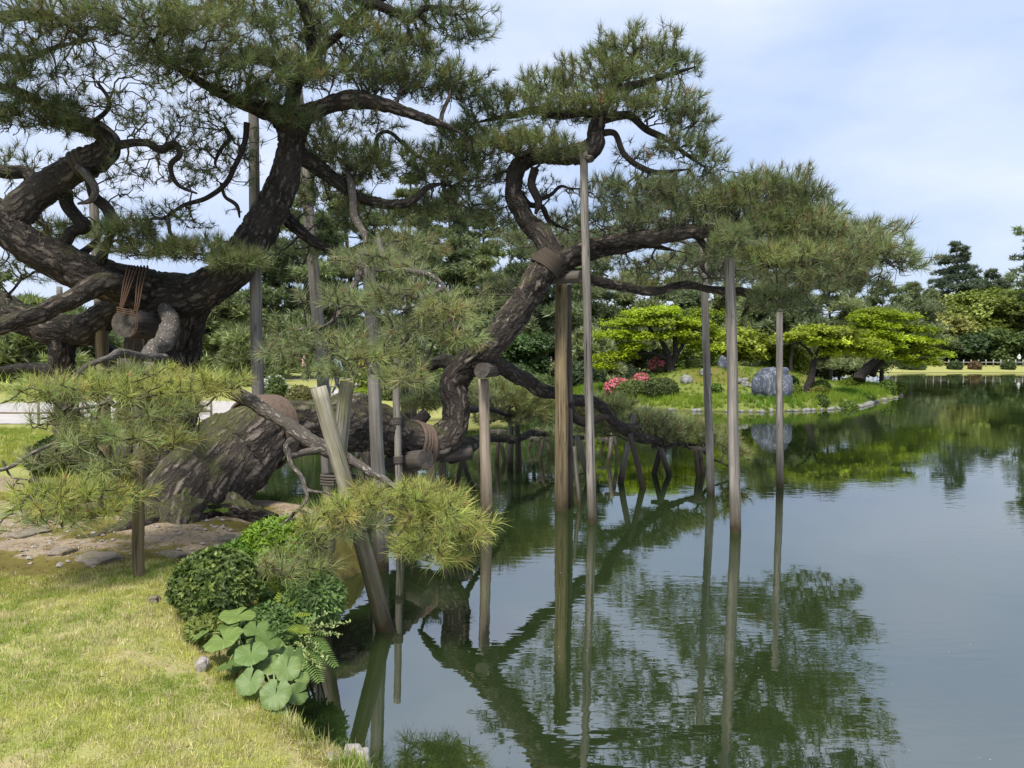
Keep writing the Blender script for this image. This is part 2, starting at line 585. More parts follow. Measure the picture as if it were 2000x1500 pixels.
def ground_mat(name, island=False):
    k = MT(name)
    v = k.pos()
    z = k.attr('zone')                       # R bare earth, G moss, B dry straw, A unused
    s = k.n('ShaderNodeSeparateColor'); k.l(z, s.inputs[0])
    n1 = k.noise(v, 1.6, 5, 0.6)
    n2 = k.noise(v, 14, 5, 0.65)
    n3 = k.noise(v, 90, 4, 0.7)
    if island:
        lawn = k.mix(n1, (0.075, 0.12, 0.018), (0.15, 0.18, 0.03))
    else:
        lawn = k.mix(n1, (0.23, 0.26, 0.07), (0.36, 0.35, 0.12))
    lawn = k.mix(k.ramp(n2, [(0.45, (0, 0, 0)), (0.75, (0.7,) * 3)]), lawn, (0.34, 0.29, 0.13))
    n4 = k.noise(k.scale(v, (1.2, 3.6, 1)), 2.2, 6, 0.7)
    earth = k.mix(n4, (0.21, 0.155, 0.10), (0.50, 0.41, 0.30))
    earth = k.mix(k.ramp(n3, [(0.35, (0.8,) * 3), (0.55, (0, 0, 0))]), earth, (0.12, 0.085, 0.055))
    moss = k.mix(n2, (0.085, 0.075, 0.018), (0.22, 0.185, 0.05))
    if island:
        moss = k.mix(n2, (0.085, 0.09, 0.018), (0.19, 0.165, 0.04))
    def thr(ch, spread=0.5):
        m = k.n('ShaderNodeMath', operation='ADD')
        k.l(ch, m.inputs[0])
        q = k.n('ShaderNodeMath', operation='MULTIPLY_ADD'); k.l(n2, q.inputs[0]); q.inputs[1].default_value = spread; q.inputs[2].default_value = -spread / 2
        k.l(q.outputs[0], m.inputs[1])
        return k.ramp(m.outputs[0], [(0.42, (0, 0, 0)), (0.58, (1, 1, 1))])
    col = k.mix(thr(s.outputs[2]), lawn, (0.40, 0.33, 0.17))
    col = k.mix(thr(s.outputs[0]), col, earth)
    col = k.mix(thr(s.outputs[1], 0.8), col, moss)
    # mud below the water line
    sz = k.n('ShaderNodeSeparateXYZ'); k.l(v, sz.inputs[0])
    col = k.mix(k.ramp(k.n_add(sz.outputs['Z'], n2, 0.12), [(0.03, (1, 1, 1)), (0.14, (0, 0, 0))]), col, (0.05, 0.04, 0.02))
    p = k.n('ShaderNodeBsdfPrincipled'); p.inputs['Roughness'].default_value = 0.9
    p.inputs['Specular IOR Level'].default_value = 0.15
    k.l(col, p.inputs['Base Color'])
    k.l(k.bump(n3, 0.7, 0.012, k.bump(n2, 0.6, 0.03)), p.inputs['Normal'])
    return k.surf(p)
def _n_add(k, a, b, s):
    q = k.n('ShaderNodeMath', operation='MULTIPLY_ADD'); k.l(b, q.inputs[0]); q.inputs[1].default_value = s; k.l(a, q.inputs[2])
    return q.outputs[0]
MT.n_add = _n_add
M_ground = ground_mat('ground_cover')
M_island = ground_mat('island_cover', True)

def gravel_mat():
    k = MT('pale_gravel')
    v = k.pos()
    a = k.noise(v, 60, 3, 0.7); b = k.noise(v, 0.7, 4)
    col = k.mix(a, (0.30, 0.275, 0.25), (0.45, 0.42, 0.39))
    col = k.mix(k.ramp(b, [(0.4, (0, 0, 0)), (0.7, (0.5,) * 3)]), col, (0.52, 0.48, 0.44))
    p = k.n('ShaderNodeBsdfPrincipled'); p.inputs['Roughness'].default_value = 0.9
    k.l(col, p.inputs['Base Color']); k.l(k.bump(a, 0.5, 0.01), p.inputs['Normal'])
    return k.surf(p)
M_gravel = gravel_mat()

def water_mat():
    k = MT('pond_water')
    v = k.pos()
    p = k.n('ShaderNodeBsdfPrincipled')
    p.inputs['Base Color'].default_value = (0.017, 0.029, 0.008, 1)
    p.inputs['Roughness'].default_value = 0.015
    p.inputs['IOR'].default_value = 3.2
    p.inputs['Specular IOR Level'].default_value = 0.5
    big = k.noise(k.scale(v, (0.35, 0.16, 1)), 1.0, 3, 0.5)                 # patches of breeze
    patch = k.ramp(big, [(0.42, (0.12,) * 3), (0.62, (1, 1, 1))])
    r1 = k.noise(k.scale(v, (4.0, 10.0, 1)), 1.0, 2, 0.5, 0.2)
    r2 = k.noise(k.scale(v, (1.1, 2.4, 1)), 1.0, 2, 0.5)
    m = k.n('ShaderNodeMath', operation='MULTIPLY'); k.l(r1, m.inputs[0]); k.l(patch, m.inputs[1])
    a = k.n('ShaderNodeMath', operation='MULTIPLY_ADD'); k.l(r2, a.inputs[0]); a.inputs[1].default_value = 0.55; k.l(m.outputs[0], a.inputs[2])
    k.l(k.bump(a.outputs[0], 1.0, 0.0017), p.inputs['Normal'])
    return k.surf(p)
M_water = water_mat()

def rgb(name, col, rough=0.6):
    return plain(name, col, rough, 0.08, 20.0)

# ------------------------------------------------------------------ small leaf and needle shapes: (V, tris, material index, per-vertex tint factor)
def tuft(n, L, w, shoot, seed, bud=True, spread=(82, 16), wood=True, bend=0.0):
    r = np.random.default_rng(seed)
    V, T, M, S = [], [], [], []
    k = 0
    for i in range(n):
        t = r.uniform(0, 1)
        al = math.radians(spread[0] * (1 - t) + spread[1] * t + r.normal(0, 9))
        ph = r.uniform(0, 2 * math.pi)
        d = np.array([math.sin(al) * math.cos(ph), math.sin(al) * math.sin(ph), math.cos(al)])
        b = np.array([0, 0, -shoot + shoot * t])
        ln = L * r.uniform(0.72, 1.1)
        side = np.cross(d, r.normal(size=3)); side /= np.linalg.norm(side) + 1e-9
        q = r.uniform(0.68, 1.35)
        if bend:
            bd = r.normal(0, bend, 3) * ln; bd[2] -= 0.3 * bend * ln
            m = b + d * ln * 0.55
            V += [b - side * w * 0.5, b + side * w * 0.5, m + side * w * 0.42, m - side * w * 0.42, b + d * ln + bd]
            T += [(k, k + 1, k + 2), (k, k + 2, k + 3), (k + 3, k + 2, k + 4)]; M += [0, 0, 0]
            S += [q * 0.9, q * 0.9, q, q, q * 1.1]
            k += 5
        else:
            V += [b - side * w * 0.5, b + side * w * 0.5, b + d * ln]
            T.append((k, k + 1, k + 2)); M.append(0)
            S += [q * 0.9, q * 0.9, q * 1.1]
            k += 3
    if bud:
        h, rr = (0.62 if seed % 4 == 2 else 0.26) * L, (0.034 if seed % 4 == 2 else 0.042) * L
        for nb in range(1 + (seed % 3)):
            lean = r.normal(0, 0.25, 2) if nb else (0, 0)
            base = k
            for j in range(4):
                a = j * math.pi / 2
                V.append(np.array([rr * math.cos(a), rr * math.sin(a), -0.02 * L])); S.append(1.0)
            V.append(np.array([lean[0] * h, lean[1] * h, h * (1.0 if not nb else 0.7)])); S.append(1.0)
            for j in range(4):
                T.append((base + j, base + (j + 1) % 4, base + 4)); M.append(2 if seed % 4 == 2 else 1)
            k += 5
    if not wood:
        return np.array(V), np.array(T), np.array(M), np.array(S)
    # woody shoot
    base = k
    rr = 0.028 * L
    for zz in (-shoot - 0.02, 0.0):
        for j in range(3):
            a = j * 2.0944
            V.append(np.array([rr * math.cos(a), rr * math.sin(a), zz])); S.append(1.0)
    for j in range(3):
        j2 = (j + 1) % 3
        T += [(base + j, base + j2, base + 3 + j2), (base + j, base + 3 + j2, base + 3 + j)]; M += [2, 2]
    return np.array(V), np.array(T), np.array(M), np.array(S)

TUFT_NEAR = [tuft(n_, 0.138, 0.0030, 0.07, i, bend=0.16, spread=(sp_, 14)) for i, (n_, sp_) in enumerate([(46, 80), (34, 62), (52, 92), (26, 70), (40, 74)])]
TUFT_MID = [tuft(n_, 0.15, 0.0062, 0.08, 10 + i, spread=(sp_, 14)) for i, (n_, sp_) in enumerate([(34, 82), (26, 64), (38, 92), (22, 72)])]
TUFT_THIN = [tuft(18, 0.13, 0.006, 0.05, 20 + i) for i in range(3)]
TUFT_FAR = [tuft(9, 0.43, 0.112, 0.15, 30 + i, bud=False, spread=(88, 30), wood=False) for i in range(4)]
TUFT_VFAR = [tuft(11, 0.65, 0.16, 0.25, 40 + i, bud=False, spread=(88, 40), wood=False) for i in range(3)]
NEEDLE_MATS = [M_needle, M_bud, M_shoot]

def leaf_cluster(n, rad, ln, w, seed, flat=0.35, up=0.5, fold=True):
    """n pointed leaves spread over a small disc; each leaf is two folded triangles pairs"""
    r = np.random.default_rng(seed)
    V, T, M, S = [], [], [], []
    k = 0
    for i in range(n):
        a = r.uniform(0, 2 * math.pi); q = rad * math.sqrt(r.uniform(0, 1))
        c = np.array([q * math.cos(a), q * math.sin(a), r.normal(0, rad * flat * 0.5)])
        b = a + r.normal(0, 0.8)
        d = np.array([math.cos(b), math.sin(b), up + r.normal(0, 0.3)]); d /= np.linalg.norm(d)
        s = np.cross(d, [0, 0, 1.0]); s /= np.linalg.norm(s) + 1e-9
        nn = np.cross(s, d)
        l_ = ln * r.uniform(0.7, 1.15); w_ = w * r.uniform(0.8, 1.15)
        p0, p3 = c, c + d * l_
        m = c + d * l_ * 0.45 - nn * (0.14 * w_ if fold else 0)
        V += [p0, m + s * w_ * 0.5 + nn * 0.12 * w_, p3 - nn * 0.15 * l_, m - s * w_ * 0.5 + nn * 0.12 * w_, m]
        T += [(k, k + 1, k + 4), (k + 1, k + 2, k + 4), (k + 2, k + 3, k + 4), (k + 3, k, k + 4)]
        M += [0] * 4
        t = r.uniform(0.8, 1.2); S += [t] * 5
        k += 5
    return np.array(V), np.array(T), np.array(M), np.array(S)

def quad_cluster(n, rad, ln, w, seed, flat=0.35, up=0.0, tilt=0.3):
    r = np.random.default_rng(seed)
    V, T, M, S = [], [], [], []
    k = 0
    for i in range(n):
        a = r.uniform(0, 2 * math.pi); q = rad * math.sqrt(r.uniform(0, 1))
        c = np.array([q * math.cos(a), q * math.sin(a), r.normal(0, rad * flat)])
        b = r.uniform(0, 2 * math.pi)
        d = np.array([math.cos(b), math.sin(b), up + r.normal(0, tilt)]); d /= np.linalg.norm(d)
        s = np.cross(d, [r.normal(0, tilt), r.normal(0, tilt), 1.0]); s /= np.linalg.norm(s) + 1e-9
        V += [c - d * ln * .55, c + d * ln * .35 + s * w * .6, c + d * ln * .35 - s * w * .6]
        T.append((k, k + 1, k + 2)); M.append(0)
        t = r.uniform(0.78, 1.22); S += [t] * 3
        k += 3
    return np.array(V), np.array(T), np.array(M), np.array(S)

MAPLE = [quad_cluster(17, 0.27, 0.12, 0.09, 50 + i, 0.2, 0.0, 0.35) for i in range(3)]
BROAD_FAR = [quad_cluster(9, 0.5, 0.36, 0.24, 60 + i, 0.35, 0.0, 0.5) for i in range(3)]
CLIP_LEAF = [quad_cluster(12, 0.11, 0.075, 0.05, 70 + i, 0.3, 0.2, 0.6) for i in range(3)]
BLOSSOM = [quad_cluster(10, 0.10, 0.075, 0.07, 80 + i, 0.3, 0.4, 0.6) for i in range(3)]
BUSH_LEAF = [leaf_cluster(7, 0.014, 0.042, 0.019, 90 + i, 0.3, 0.75) for i in range(4)]
BRIGHT_LEAF = [leaf_cluster(8, 0.012, 0.062, 0.016, 100 + i, 0.3, 0.8) for i in range(3)]
GROUND_LEAF = [leaf_cluster(9, 0.05, 0.05, 0.022, 110 + i, 0.4, 0.5) for i in range(3)]

def grass_clump(n, rad, h, w, seed, lean=0.5):
    r = np.random.default_rng(seed)
    V, T, M, S = [], [], [], []
    k = 0
    for i in range(n):
        a = r.uniform(0, 2 * math.pi); q = rad * math.sqrt(r.uniform(0, 1))
        c = np.array([q * math.cos(a), q * math.sin(a), -0.004])
        b = r.uniform(0, 2 * math.pi); e = abs(r.normal(0, lean))
        d = np.array([math.cos(b) * math.sin(e), math.sin(b) * math.sin(e), math.cos(e)])
        s = np.array([-math.sin(b), math.cos(b), 0])
        if r.uniform() < 0.5: s = np.cross(d, s)
        l_ = h * r.uniform(0.5, 1.15)
        V += [c - s * w * .5, c + s * w * .5, c + d * l_]
        T.append((k, k + 1, k + 2)); M.append(0)
        t = r.uniform(0.75, 1.25); S += [t * 0.95, t * 0.95, t * 1.05]
        k += 3
    return np.array(V), np.array(T), np.array(M), np.array(S)
GRASS = [grass_clump(26, 0.045, 0.033, 0.0038, 120 + i, 0.8) for i in range(4)]
TALL_GRASS = [grass_clump(20, 0.12, 0.34, 0.035, 130 + i, 0.35) for i in range(3)]
MID_GRASS = [grass_clump(18, 0.06, 0.11, 0.007, 140 + i, 0.6) for i in range(3)]
# ------------------------------------------------------------------ ground, pond, island
POND = np.array([(1.6, -6), (1.2, -1), (0.5, 1.2), (-0.1, 2.4), (-0.44, 3.1), (-0.63, 3.42), (-1.03, 3.85), (-1.36, 4.25), (-1.55, 4.7), (-1.5, 5.2), (-1.45, 5.8),
                 (-1.72, 6.4), (-1.72, 7.2), (-1.5, 7.7), (-1.42, 8.1), (-1.75, 8.7), (-2.4, 9.3), (-3.1, 9.9), (-3.75, 10.8), (-4.3, 12.5), (-4.9, 15), (-5.3, 20.0), (-4.4, 24.0),
                 (-2.4, 25.6), (0.2, 27.6), (1.4, 31), (1.7, 36), (1.9, 44), (4, 52), (9, 57), (16, 62), (24, 72), (32, 83), (45, 87), (70, 88), (110, 84), (140, 60), (140, -40), (30, -60), (4, -30)], float)
ISLE = np.array([(3.3, 35.5), (4.4, 31.6), (6.4, 29.4), (9.3, 28.7), (12, 29.7), (14.2, 31.4), (16.4, 34.6), (18.8, 37.6), (20.9, 41), (20.8, 44.5), (18, 48), (12.5, 50), (7, 49), (3.8, 46), (2.9, 40)], float)

def sdist(poly, xy):
    """signed distance to a polygon, positive inside"""
    xy = np.asarray(xy, float)
    d = np.full(len(xy), 1e9)
    ins = np.zeros(len(xy), bool)
    n = len(poly)
    for i in range(n):
        a, b = poly[i], poly[(i + 1) % n]
        e = b - a; w = xy - a
        t = np.clip((w @ e) / (e @ e), 0, 1)
        d = np.minimum(d, np.linalg.norm(w - t[:, None] * e, axis=1))
        c = (a[1] > xy[:, 1]) != (b[1] > xy[:, 1])
        xi = (b[0] - a[0]) * (xy[:, 1] - a[1]) / (b[1] - a[1] + 1e-12) + a[0]
        ins ^= c & (xy[:, 0] < xi)
    return np.where(ins, d, -d)

def ground_z(xy):
    xy = np.atleast_2d(np.asarray(xy, float))
    s = -sdist(POND, xy)
    x, y = xy[:, 0], xy[:, 1]
    p3 = np.c_[xy, np.zeros(len(xy))]
    s = s + 0.05 * fbm(p3 * 3.1, 5, 2) * sstep(60, 20, y)
    w = 0.16 + 5.5 * sstep(40, 85, y) + 0.5 * sstep(7.5, 10, y) * sstep(40, 12, y)
    z = np.where(s > 0, 0.42 * sstep(0, 1, s / w) + 0.18 * sstep(0, 1.0 + 5 * sstep(40, 85, y), s - w * 0.6), -0.55 * sstep(0, 0.7, -s))
    amp = sstep(0.15, 0.8, s) * sstep(70, 20, y)
    dirt = sstep(5.2, 6.0, y) * sstep(10.5, 9.0, y)
    z = z + amp * (0.018 * fbm(p3 * 1.3, 9, 3) + dirt * (0.05 * fbm(p3 * (0.9, 2.2, 1), 11, 3) + 0.03))
    return z

def axis(lo, hi, fine, a, b, g):
    out = list(np.arange(a, b, fine))
    s, x = fine, b
    while x < hi:
        out.append(x); s *= g; x += s
    out.append(hi)
    s, x, left = fine, a, []
    while x > lo:
        s *= g; x -= s; left.append(max(x, lo))
    return np.array(left[::-1] + out)
gx = axis(-450, 450, 0.085, -4.2, 0.9, 1.07)
gy = axis(-40, 700, 0.085, 2.5, 10.2, 1.06)
X, Y = np.meshgrid(gx, gy)
xy = np.c_[X.ravel(), Y.ravel()]
Z = ground_z(xy)
x_, y_ = xy[:, 0], xy[:, 1]
p3 = np.c_[xy, np.zeros(len(xy))]
nz = fbm(p3 * 1.1, 21, 3)
nz2 = fbm(p3 * 2.7, 23, 3)
sd_land = -sdist(POND, xy)
dirt = sstep(5.2, 5.75, y_ + 0.35 * nz - 0.18 * (x_ + 3) * 0.6) * sstep(10.6, 9.3, y_ + 0.8 * nz) * sstep(0.15, 0.4, sd_land)
mossy = np.clip(0.38 + 1.0 * nz2, 0, 1) * dirt * 0.95 + sstep(4.6, 5.2, y_ + 0.3 * nz) * sstep(6.1, 5.6, y_) * 0.55 * (nz2 > -0.3)
mossy = np.maximum(mossy, 0.7 * sstep(8.0, 9.4, y_) * sstep(15, 11, y_) * (0.55 + 0.45 * nz))
mossy = np.maximum(mossy, 0.75 * sstep(0.55, 0.15, sd_land) * sstep(20, 10, y_) * (nz2 > -0.25))
dry = np.clip(0.12 + 1.2 * nz2, 0, 1) * sstep(5.6, 5.0, y_) * 0.75
dry = np.maximum(dry, 0.55 * sstep(0.9, 0.25, sd_land) * sstep(5.2, 4.5, y_))
ny, nx = X.shape
ii = np.arange(ny - 1)[:, None] * nx; jj = np.arange(nx - 1)[None]
quads = np.stack([ii + jj, ii + jj + 1, ii + nx + jj + 1, ii + nx + jj], 2).reshape(-1, 4)
me = mesh_np('ground', np.c_[xy, Z], quads, [M_ground], None, {'zone': np.stack([dirt, mossy, dry, np.ones_like(dry)], 1)}, True)
tag(link('ground', me), 'lawn and bare mossy earth round the pond', kind='structure')

wv = np.array([(-30, -30, 0), (160, -70, 0), (160, 110, 0), (-30, 110, 0)], float)
tag(link('pond_water', mesh_np('pond_water', wv, np.array([[0, 1, 2, 3]]), [M_water])), 'still green pond water', kind='structure')

def isle_z(xy):
    xy = np.atleast_2d(np.asarray(xy, float))
    s = sdist(ISLE, xy)
    p = np.c_[xy, np.zeros(len(xy))]
    z = np.where(s > 0, 0.24 * sstep(0, 0.35, s) + 0.16 * sstep(0.2, 1.2, s), -0.5 * sstep(0, 0.8, -s))
    z = z + 0.75 * sstep(1.5, 6.5, s) + 0.55 * sstep(4, 9, s)
    z = z + 0.6 * np.exp(-(((xy[:, 0] - 7.2) / 2.4) ** 2 + ((xy[:, 1] - 35.5) / 2.2) ** 2)) * (s > 0)
    return z + 0.06 * fbm(p * 0.8, 31, 3) * sstep(0.2, 1.2, s)
ix = np.arange(1.8, 22.6, 0.22); iy = np.arange(27.6, 51.4, 0.22)
X, Y = np.meshgrid(ix, iy)
xy = np.c_[X.ravel(), Y.ravel()]
p3 = np.c_[xy, np.zeros(len(xy))]
s_i = sdist(ISLE, xy)
nz = fbm(p3 * 0.5, 41, 3)
iz = np.stack([0.35 * (nz > 0.25) * sstep(1, 2, s_i), np.clip(sstep(2.2, 4.5, s_i) * (0.55 + 0.6 * nz), 0, 1), np.clip(0.1 + 0.5 * nz, 0, 1) * 0.35, np.ones(len(xy))], 1)
ny, nx = X.shape
ii = np.arange(ny - 1)[:, None] * nx; jj = np.arange(nx - 1)[None]
quads = np.stack([ii + jj, ii + jj + 1, ii + nx + jj + 1, ii + nx + jj], 2).reshape(-1, 4)
keep = (s_i[quads] > -1.2).any(1)
me = mesh_np('island', np.c_[xy, isle_z(xy)], quads[keep], [M_island], None, {'zone': iz}, True)
tag(link('island', me), 'low grassy island in the pond', kind='structure')

def land_z(x, y):
    """height of whatever land is at x, y"""
    if sdist(ISLE, [(x, y)])[0] > 0:
        return float(isle_z([(x, y)])[0])
    return float(ground_z([(x, y)])[0])

def sheet(name, poly, z, mat, label):
    """a flat sheet a few millimetres over the ground that follows its height"""
    poly = np.asarray(poly, float)
    lo, hi = poly.min(0), poly.max(0)
    st = max((hi - lo).max() / 130, 0.12)
    X, Y = np.meshgrid(np.arange(lo[0] - st, hi[0] + st, st), np.arange(lo[1] - st, hi[1] + st, st))
    xy = np.c_[X.ravel(), Y.ravel()]
    s = sdist(poly, xy)
    ny, nx = X.shape
    ii = np.arange(ny - 1)[:, None] * nx; jj = np.arange(nx - 1)[None]
    q = np.stack([ii + jj, ii + jj + 1, ii + nx + jj + 1, ii + nx + jj], 2).reshape(-1, 4)
    q = q[(s[q] > -st * 0.2).all(1)]
    o = link(name, mesh_np(name, np.c_[xy, ground_z(xy) + z], q, [mat], None, None, True))
    return tag(o, label, kind='structure')
sheet('gravel_path', [(-30, 16.4), (-14, 16.9), (-8.2, 17.6), (-6.4, 19.2), (-6.1, 22.5), (-8.5, 25.5), (-13, 25.8), (-19, 24), (-30, 23.5)], 0.012, M_gravel, 'pale gravel path across the lawn')
sheet('gravel_path', [(-26, 47), (-12, 46.5), (-3, 46.5), (0.2, 47), (0.2, 50.5), (-3, 49.8), (-12, 49.5), (-26, 50.5)], 0.012, M_gravel, 'grey far path in front of the dark pines')
sheet('gravel_path', [(-9.6, 28.5), (-7.6, 27.4), (-6.2, 29.5), (-5.2, 33), (-4.2, 37), (-3.6, 42), (-3.4, 46.7), (-5.6, 46.7), (-6.4, 40), (-7.6, 34)], 0.016, M_gravel, 'pale footpath that people walk along behind the leaning trunk')

# ------------------------------------------------------------------ trees
def px_limb(ctrl, wig=0.12, seed=0):
    """control rows (px, py, d, width px) -> centre line and radii in metres"""
    rows = np.array([[*P(a, b, d), w * d / F / 2] for a, b, d, w in ctrl])
    rows[-1, 3] *= 0.5 if ctrl[-1][3] < 13 else 1.0
    step = max(0.03, float(np.median(rows[:, 3])) * 0.35)
    c = catmull(rows, step)
    pts, rad = c[:, :3], np.maximum(c[:, 3], 0.004)
    seg = np.concatenate([[0], np.cumsum(np.linalg.norm(np.diff(pts, axis=0), axis=1))])
    q = np.c_[seg * 1.6, np.full(len(seg), seed * 3.1), np.zeros(len(seg))]
    off = np.stack([fbm(q, 3 + seed), fbm(q, 51 + seed), fbm(q, 97 + seed)], 1)
    env = np.clip(np.minimum(seg, seg[-1] - seg) / 0.3, 0, 1)
    return pts + off * (wig * np.maximum(rad, 0.05) * env)[:, None] * 2, rad

def bark_disp(amp, plate, sc):
    def f(b, r):
        lump = fbm(b * (3.0, 3.0, 1.6), 7, 3) * amp
        if plate:
            q = b * (sc, sc, sc * 0.5)
            q = q + 0.8 * np.stack([fbm(b * 8, 1, 2), fbm(b * 8, 2, 2), fbm(b * 8, 3, 2)], 1)
            f1, f2, cid = voro(q, 3)
            e = np.clip((f2 - f1) / 0.28, 0, 1)
            return r * lump + plate * 0.75 * (e ** 0.6 - 0.7 + 0.7 * (cid - 0.5)) + plate * 0.8 * fbm(b * (22, 22, 9), 5, 3)
        return r * lump
    return f

def limb_part(name, tree, pts, rad, mat, seed=0, label=None):
    big = rad.max() > 0.09
    sides = 56 if rad.max() > 0.2 else 30 if big else 14 if rad.max() > 0.03 else 9
    if big:                                                      # finer rings so that the bark plates are real relief
        c = np.c_[pts, rad]
        c = catmull(c[::max(1, int(len(c) / 60))] if len(c) > 60 else c, 0.042)
        pts, rad = c[:, :3], c[:, 3]
    d = bark_disp(0.22, min(0.03, rad.max() * 0.13), 10) if big else bark_disp(0.28, 0, 1)
    v, q, b = tube(pts, rad, sides, d, True, seed)
    o = Buf().add(v, q, bark=b + seed * 1.7).build(name, mat, tree, smooth=True)
    if label: o['label'] = label
    return o

def span(seeds, tgt, bf=0.35, seed_cost=None):
    """tree that joins every target to the seeds: nearest link, biased against long ways round"""
    S, N = len(seeds), len(tgt)
    pos = np.vstack([seeds, tgt])
    cost = np.zeros(S + N)
    if seed_cost is not None: cost[:S] = seed_cost
    parent = np.full(S + N, -1)
    best = np.full(N, 1e9); bp = np.zeros(N, int)
    for c0 in range(0, N, 512):
        d = np.linalg.norm(tgt[c0:c0 + 512, None] - seeds[None], axis=2) + bf * cost[None, :S]
        bp[c0:c0 + 512] = d.argmin(1); best[c0:c0 + 512] = d.min(1)
    alive = np.ones(N, bool)
    order = []
    for _ in range(N):
        i = int(np.argmin(np.where(alive, best, 1e9)))
        alive[i] = False
        k = S + i
        parent[k] = bp[i]
        dd = np.linalg.norm(pos[k] - pos[bp[i]])
        cost[k] = cost[bp[i]] + dd
        order.append(k)
        d = np.linalg.norm(tgt - pos[k], axis=1) + bf * cost[k]
        m = alive & (d < best)
        best[m] = d[m]; bp[m] = k
    load = np.ones(S + N)
    for k in reversed(order):
        load[parent[k]] += load[k]
    return pos, parent, load, order

def twigs(pos, parent, load, order, r0, S, name, tree, mat, rmax=0.05, jit=0.13, pw=0.42, sides=3, K=3):
    k = np.array(order)
    a, b = pos[parent[k]], pos[k]
    L = np.linalg.norm(b - a, axis=1)
    rb = np.minimum(r0 * load[k] ** pw, rmax)
    ra = np.minimum(np.where(parent[k] < S, rb * 1.25, r0 * load[parent[k]] ** pw), rmax)
    ra = np.minimum(ra, rb * 1.6)
    t = np.linspace(0, 1, K)[None, :, None]
    pts = a[:, None] * (1 - t) + b[:, None] * t
    n1 = rng.normal(0, 1, (len(k), K, 3)) * (L * jit)[:, None, None]
    n1[:, 0] = 0; n1[:, -1] = 0
    pts = pts + n1
    rad = ra[:, None] * (1 - t[..., 0]) + rb[:, None] * t[..., 0]
    T = np.gradient(pts, axis=1); T /= np.linalg.norm(T, axis=2)[..., None] + 1e-9
    ref = np.tile(np.array([0.31, 0.17, 0.93]), (len(k), K, 1))
    N = np.cross(T, ref); N /= np.linalg.norm(N, axis=2)[..., None] + 1e-9
    B = np.cross(T, N)
    th = np.linspace(0, 2 * math.pi, sides, endpoint=False)
    V = pts[:, :, None] + rad[:, :, None, None] * (np.cos(th)[None, None, :, None] * N[:, :, None] + np.sin(th)[None, None, :, None] * B[:, :, None])
    e = (np.arange(len(k)) * K * sides)[:, None, None]
    i = (np.arange(K - 1) * sides)[None, :, None]; j = np.arange(sides)[None, None]
    j2 = (j + 1) % sides
    q = np.stack([e + i + j, e + i + j2, e + i + sides + j2, e + i + sides + j], 3).reshape(-1, 4)
    me = mesh_np(name, V.reshape(-1, 3) - np.array(tree.location), q, [mat], None, None, True)
    o = link(name, me, tree)
    o['kind'] = 'stuff'
    return o

def dome(c, R, n, seed, low=-0.3, shell=0.55, lump=0.35):
    """points in a lumpy flattened dome"""
    d = rng.normal(size=(n * 3, 3))
    d /= np.linalg.norm(d, axis=1)[:, None]
    d = d[d[:, 2] > low][:n]
    r = shell + (1 - shell) * rng.uniform(0, 1, len(d)) ** 0.6
    r = r * (1 + lump * fbm(d * 1.7 + seed * 5.3, 61, 2))
    return c + d * r[:, None] * R, d

def pine(tree, limbs, pads, seeds_extra=None, twig_mat=M_twig, r0=0.0034, bf=0.35, inner=0.35):
    """limbs: [(pts, rad)], pads: dicts(c, R, n, protos, tint, scl); builds twig network and one needle pad per dome"""
    seeds = np.vstack([p[::max(1, int(0.12 / max(1e-3, np.linalg.norm(p[1] - p[0]))))] for p, r in limbs])
    tg, own, outd, is_t = [], [], [], []
    for i, pd in enumerate(pads):
        pts, d = dome(pd['c'], pd['R'], pd['n'], i, pd.get('low', -0.25), pd.get('shell', 0.5), pd.get('lump', 0.4))
        tg.append(pts); own += [i] * len(pts); outd.append(d); is_t += [1] * len(pts)
        m = int(pd['n'] * inner)
        pi, di = dome(pd['c'] - np.array([0, 0, pd['R'][2] * 0.35]), pd['R'] * np.array([0.8, 0.8, 0.35]), m, i + 50, -0.9, 0.05, 0.2)
        tg.append(pi); own += [i] * len(pi); outd.append(di); is_t += [0] * len(pi)
    tg = np.vstack(tg); own = np.array(own); outd = np.vstack(outd); is_t = np.array(is_t, bool)
    pos, par, load, order = span(seeds, tg, bf)
    S = len(seeds)
    twigs(pos, par, load, order, r0, S, 'branchwork', tree, twig_mat)
    dirv = tg - pos[par[S:]]
    dirv /= np.linalg.norm(dirv, axis=1)[:, None] + 1e-9
    for i, pd in enumerate(pads):
        m = (own == i) & is_t
        if not m.any(): continue
        n = m.sum()
        dv = dirv[m] * 0.45 + outd[m] * pd.get('out', 0.55) + np.array([0, 0, pd.get('up', 0.55)]) + rng.normal(0, 0.22, (n, 3))
        t = np.array(pd['tint']) * (1 + 0.16 * rng.normal(size=(n, 1))) * (1 + 0.07 * rng.normal(size=(n, 3)))
        dead = rng.uniform(size=n) < 0.012
        t[dead] = np.array((0.30, 0.19, 0.085)) * (1 + 0.2 * rng.normal(size=(dead.sum(), 1)))
        b = Buf()
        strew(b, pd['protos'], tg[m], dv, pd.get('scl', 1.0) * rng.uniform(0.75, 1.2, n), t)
        o = b.build('needle_pad', NEEDLE_MATS, tree)
        o['kind'] = 'stuff'

def pad(px, py, d, rx, ry, n, tint, protos=None, rd=None, **kw):
    rxm, rzm = rx * d / F, ry * d / F
    return dict(c=P(px, py, d), R=np.array([rxm, rd if rd else max(0.35, rxm * 0.75), rzm]), n=n, tint=tint, protos=protos or TUFT_MID, **kw)
# ------------------------------------------------------------------ the two great pines
OLIVE, DEEP, BLUE, YEL, SAGE, PALE = (0.195, 0.225, 0.100), (0.150, 0.182, 0.092), (0.170, 0.202, 0.105), (0.39, 0.41, 0.120), (0.255, 0.285, 0.145), (0.320, 0.345, 0.150)

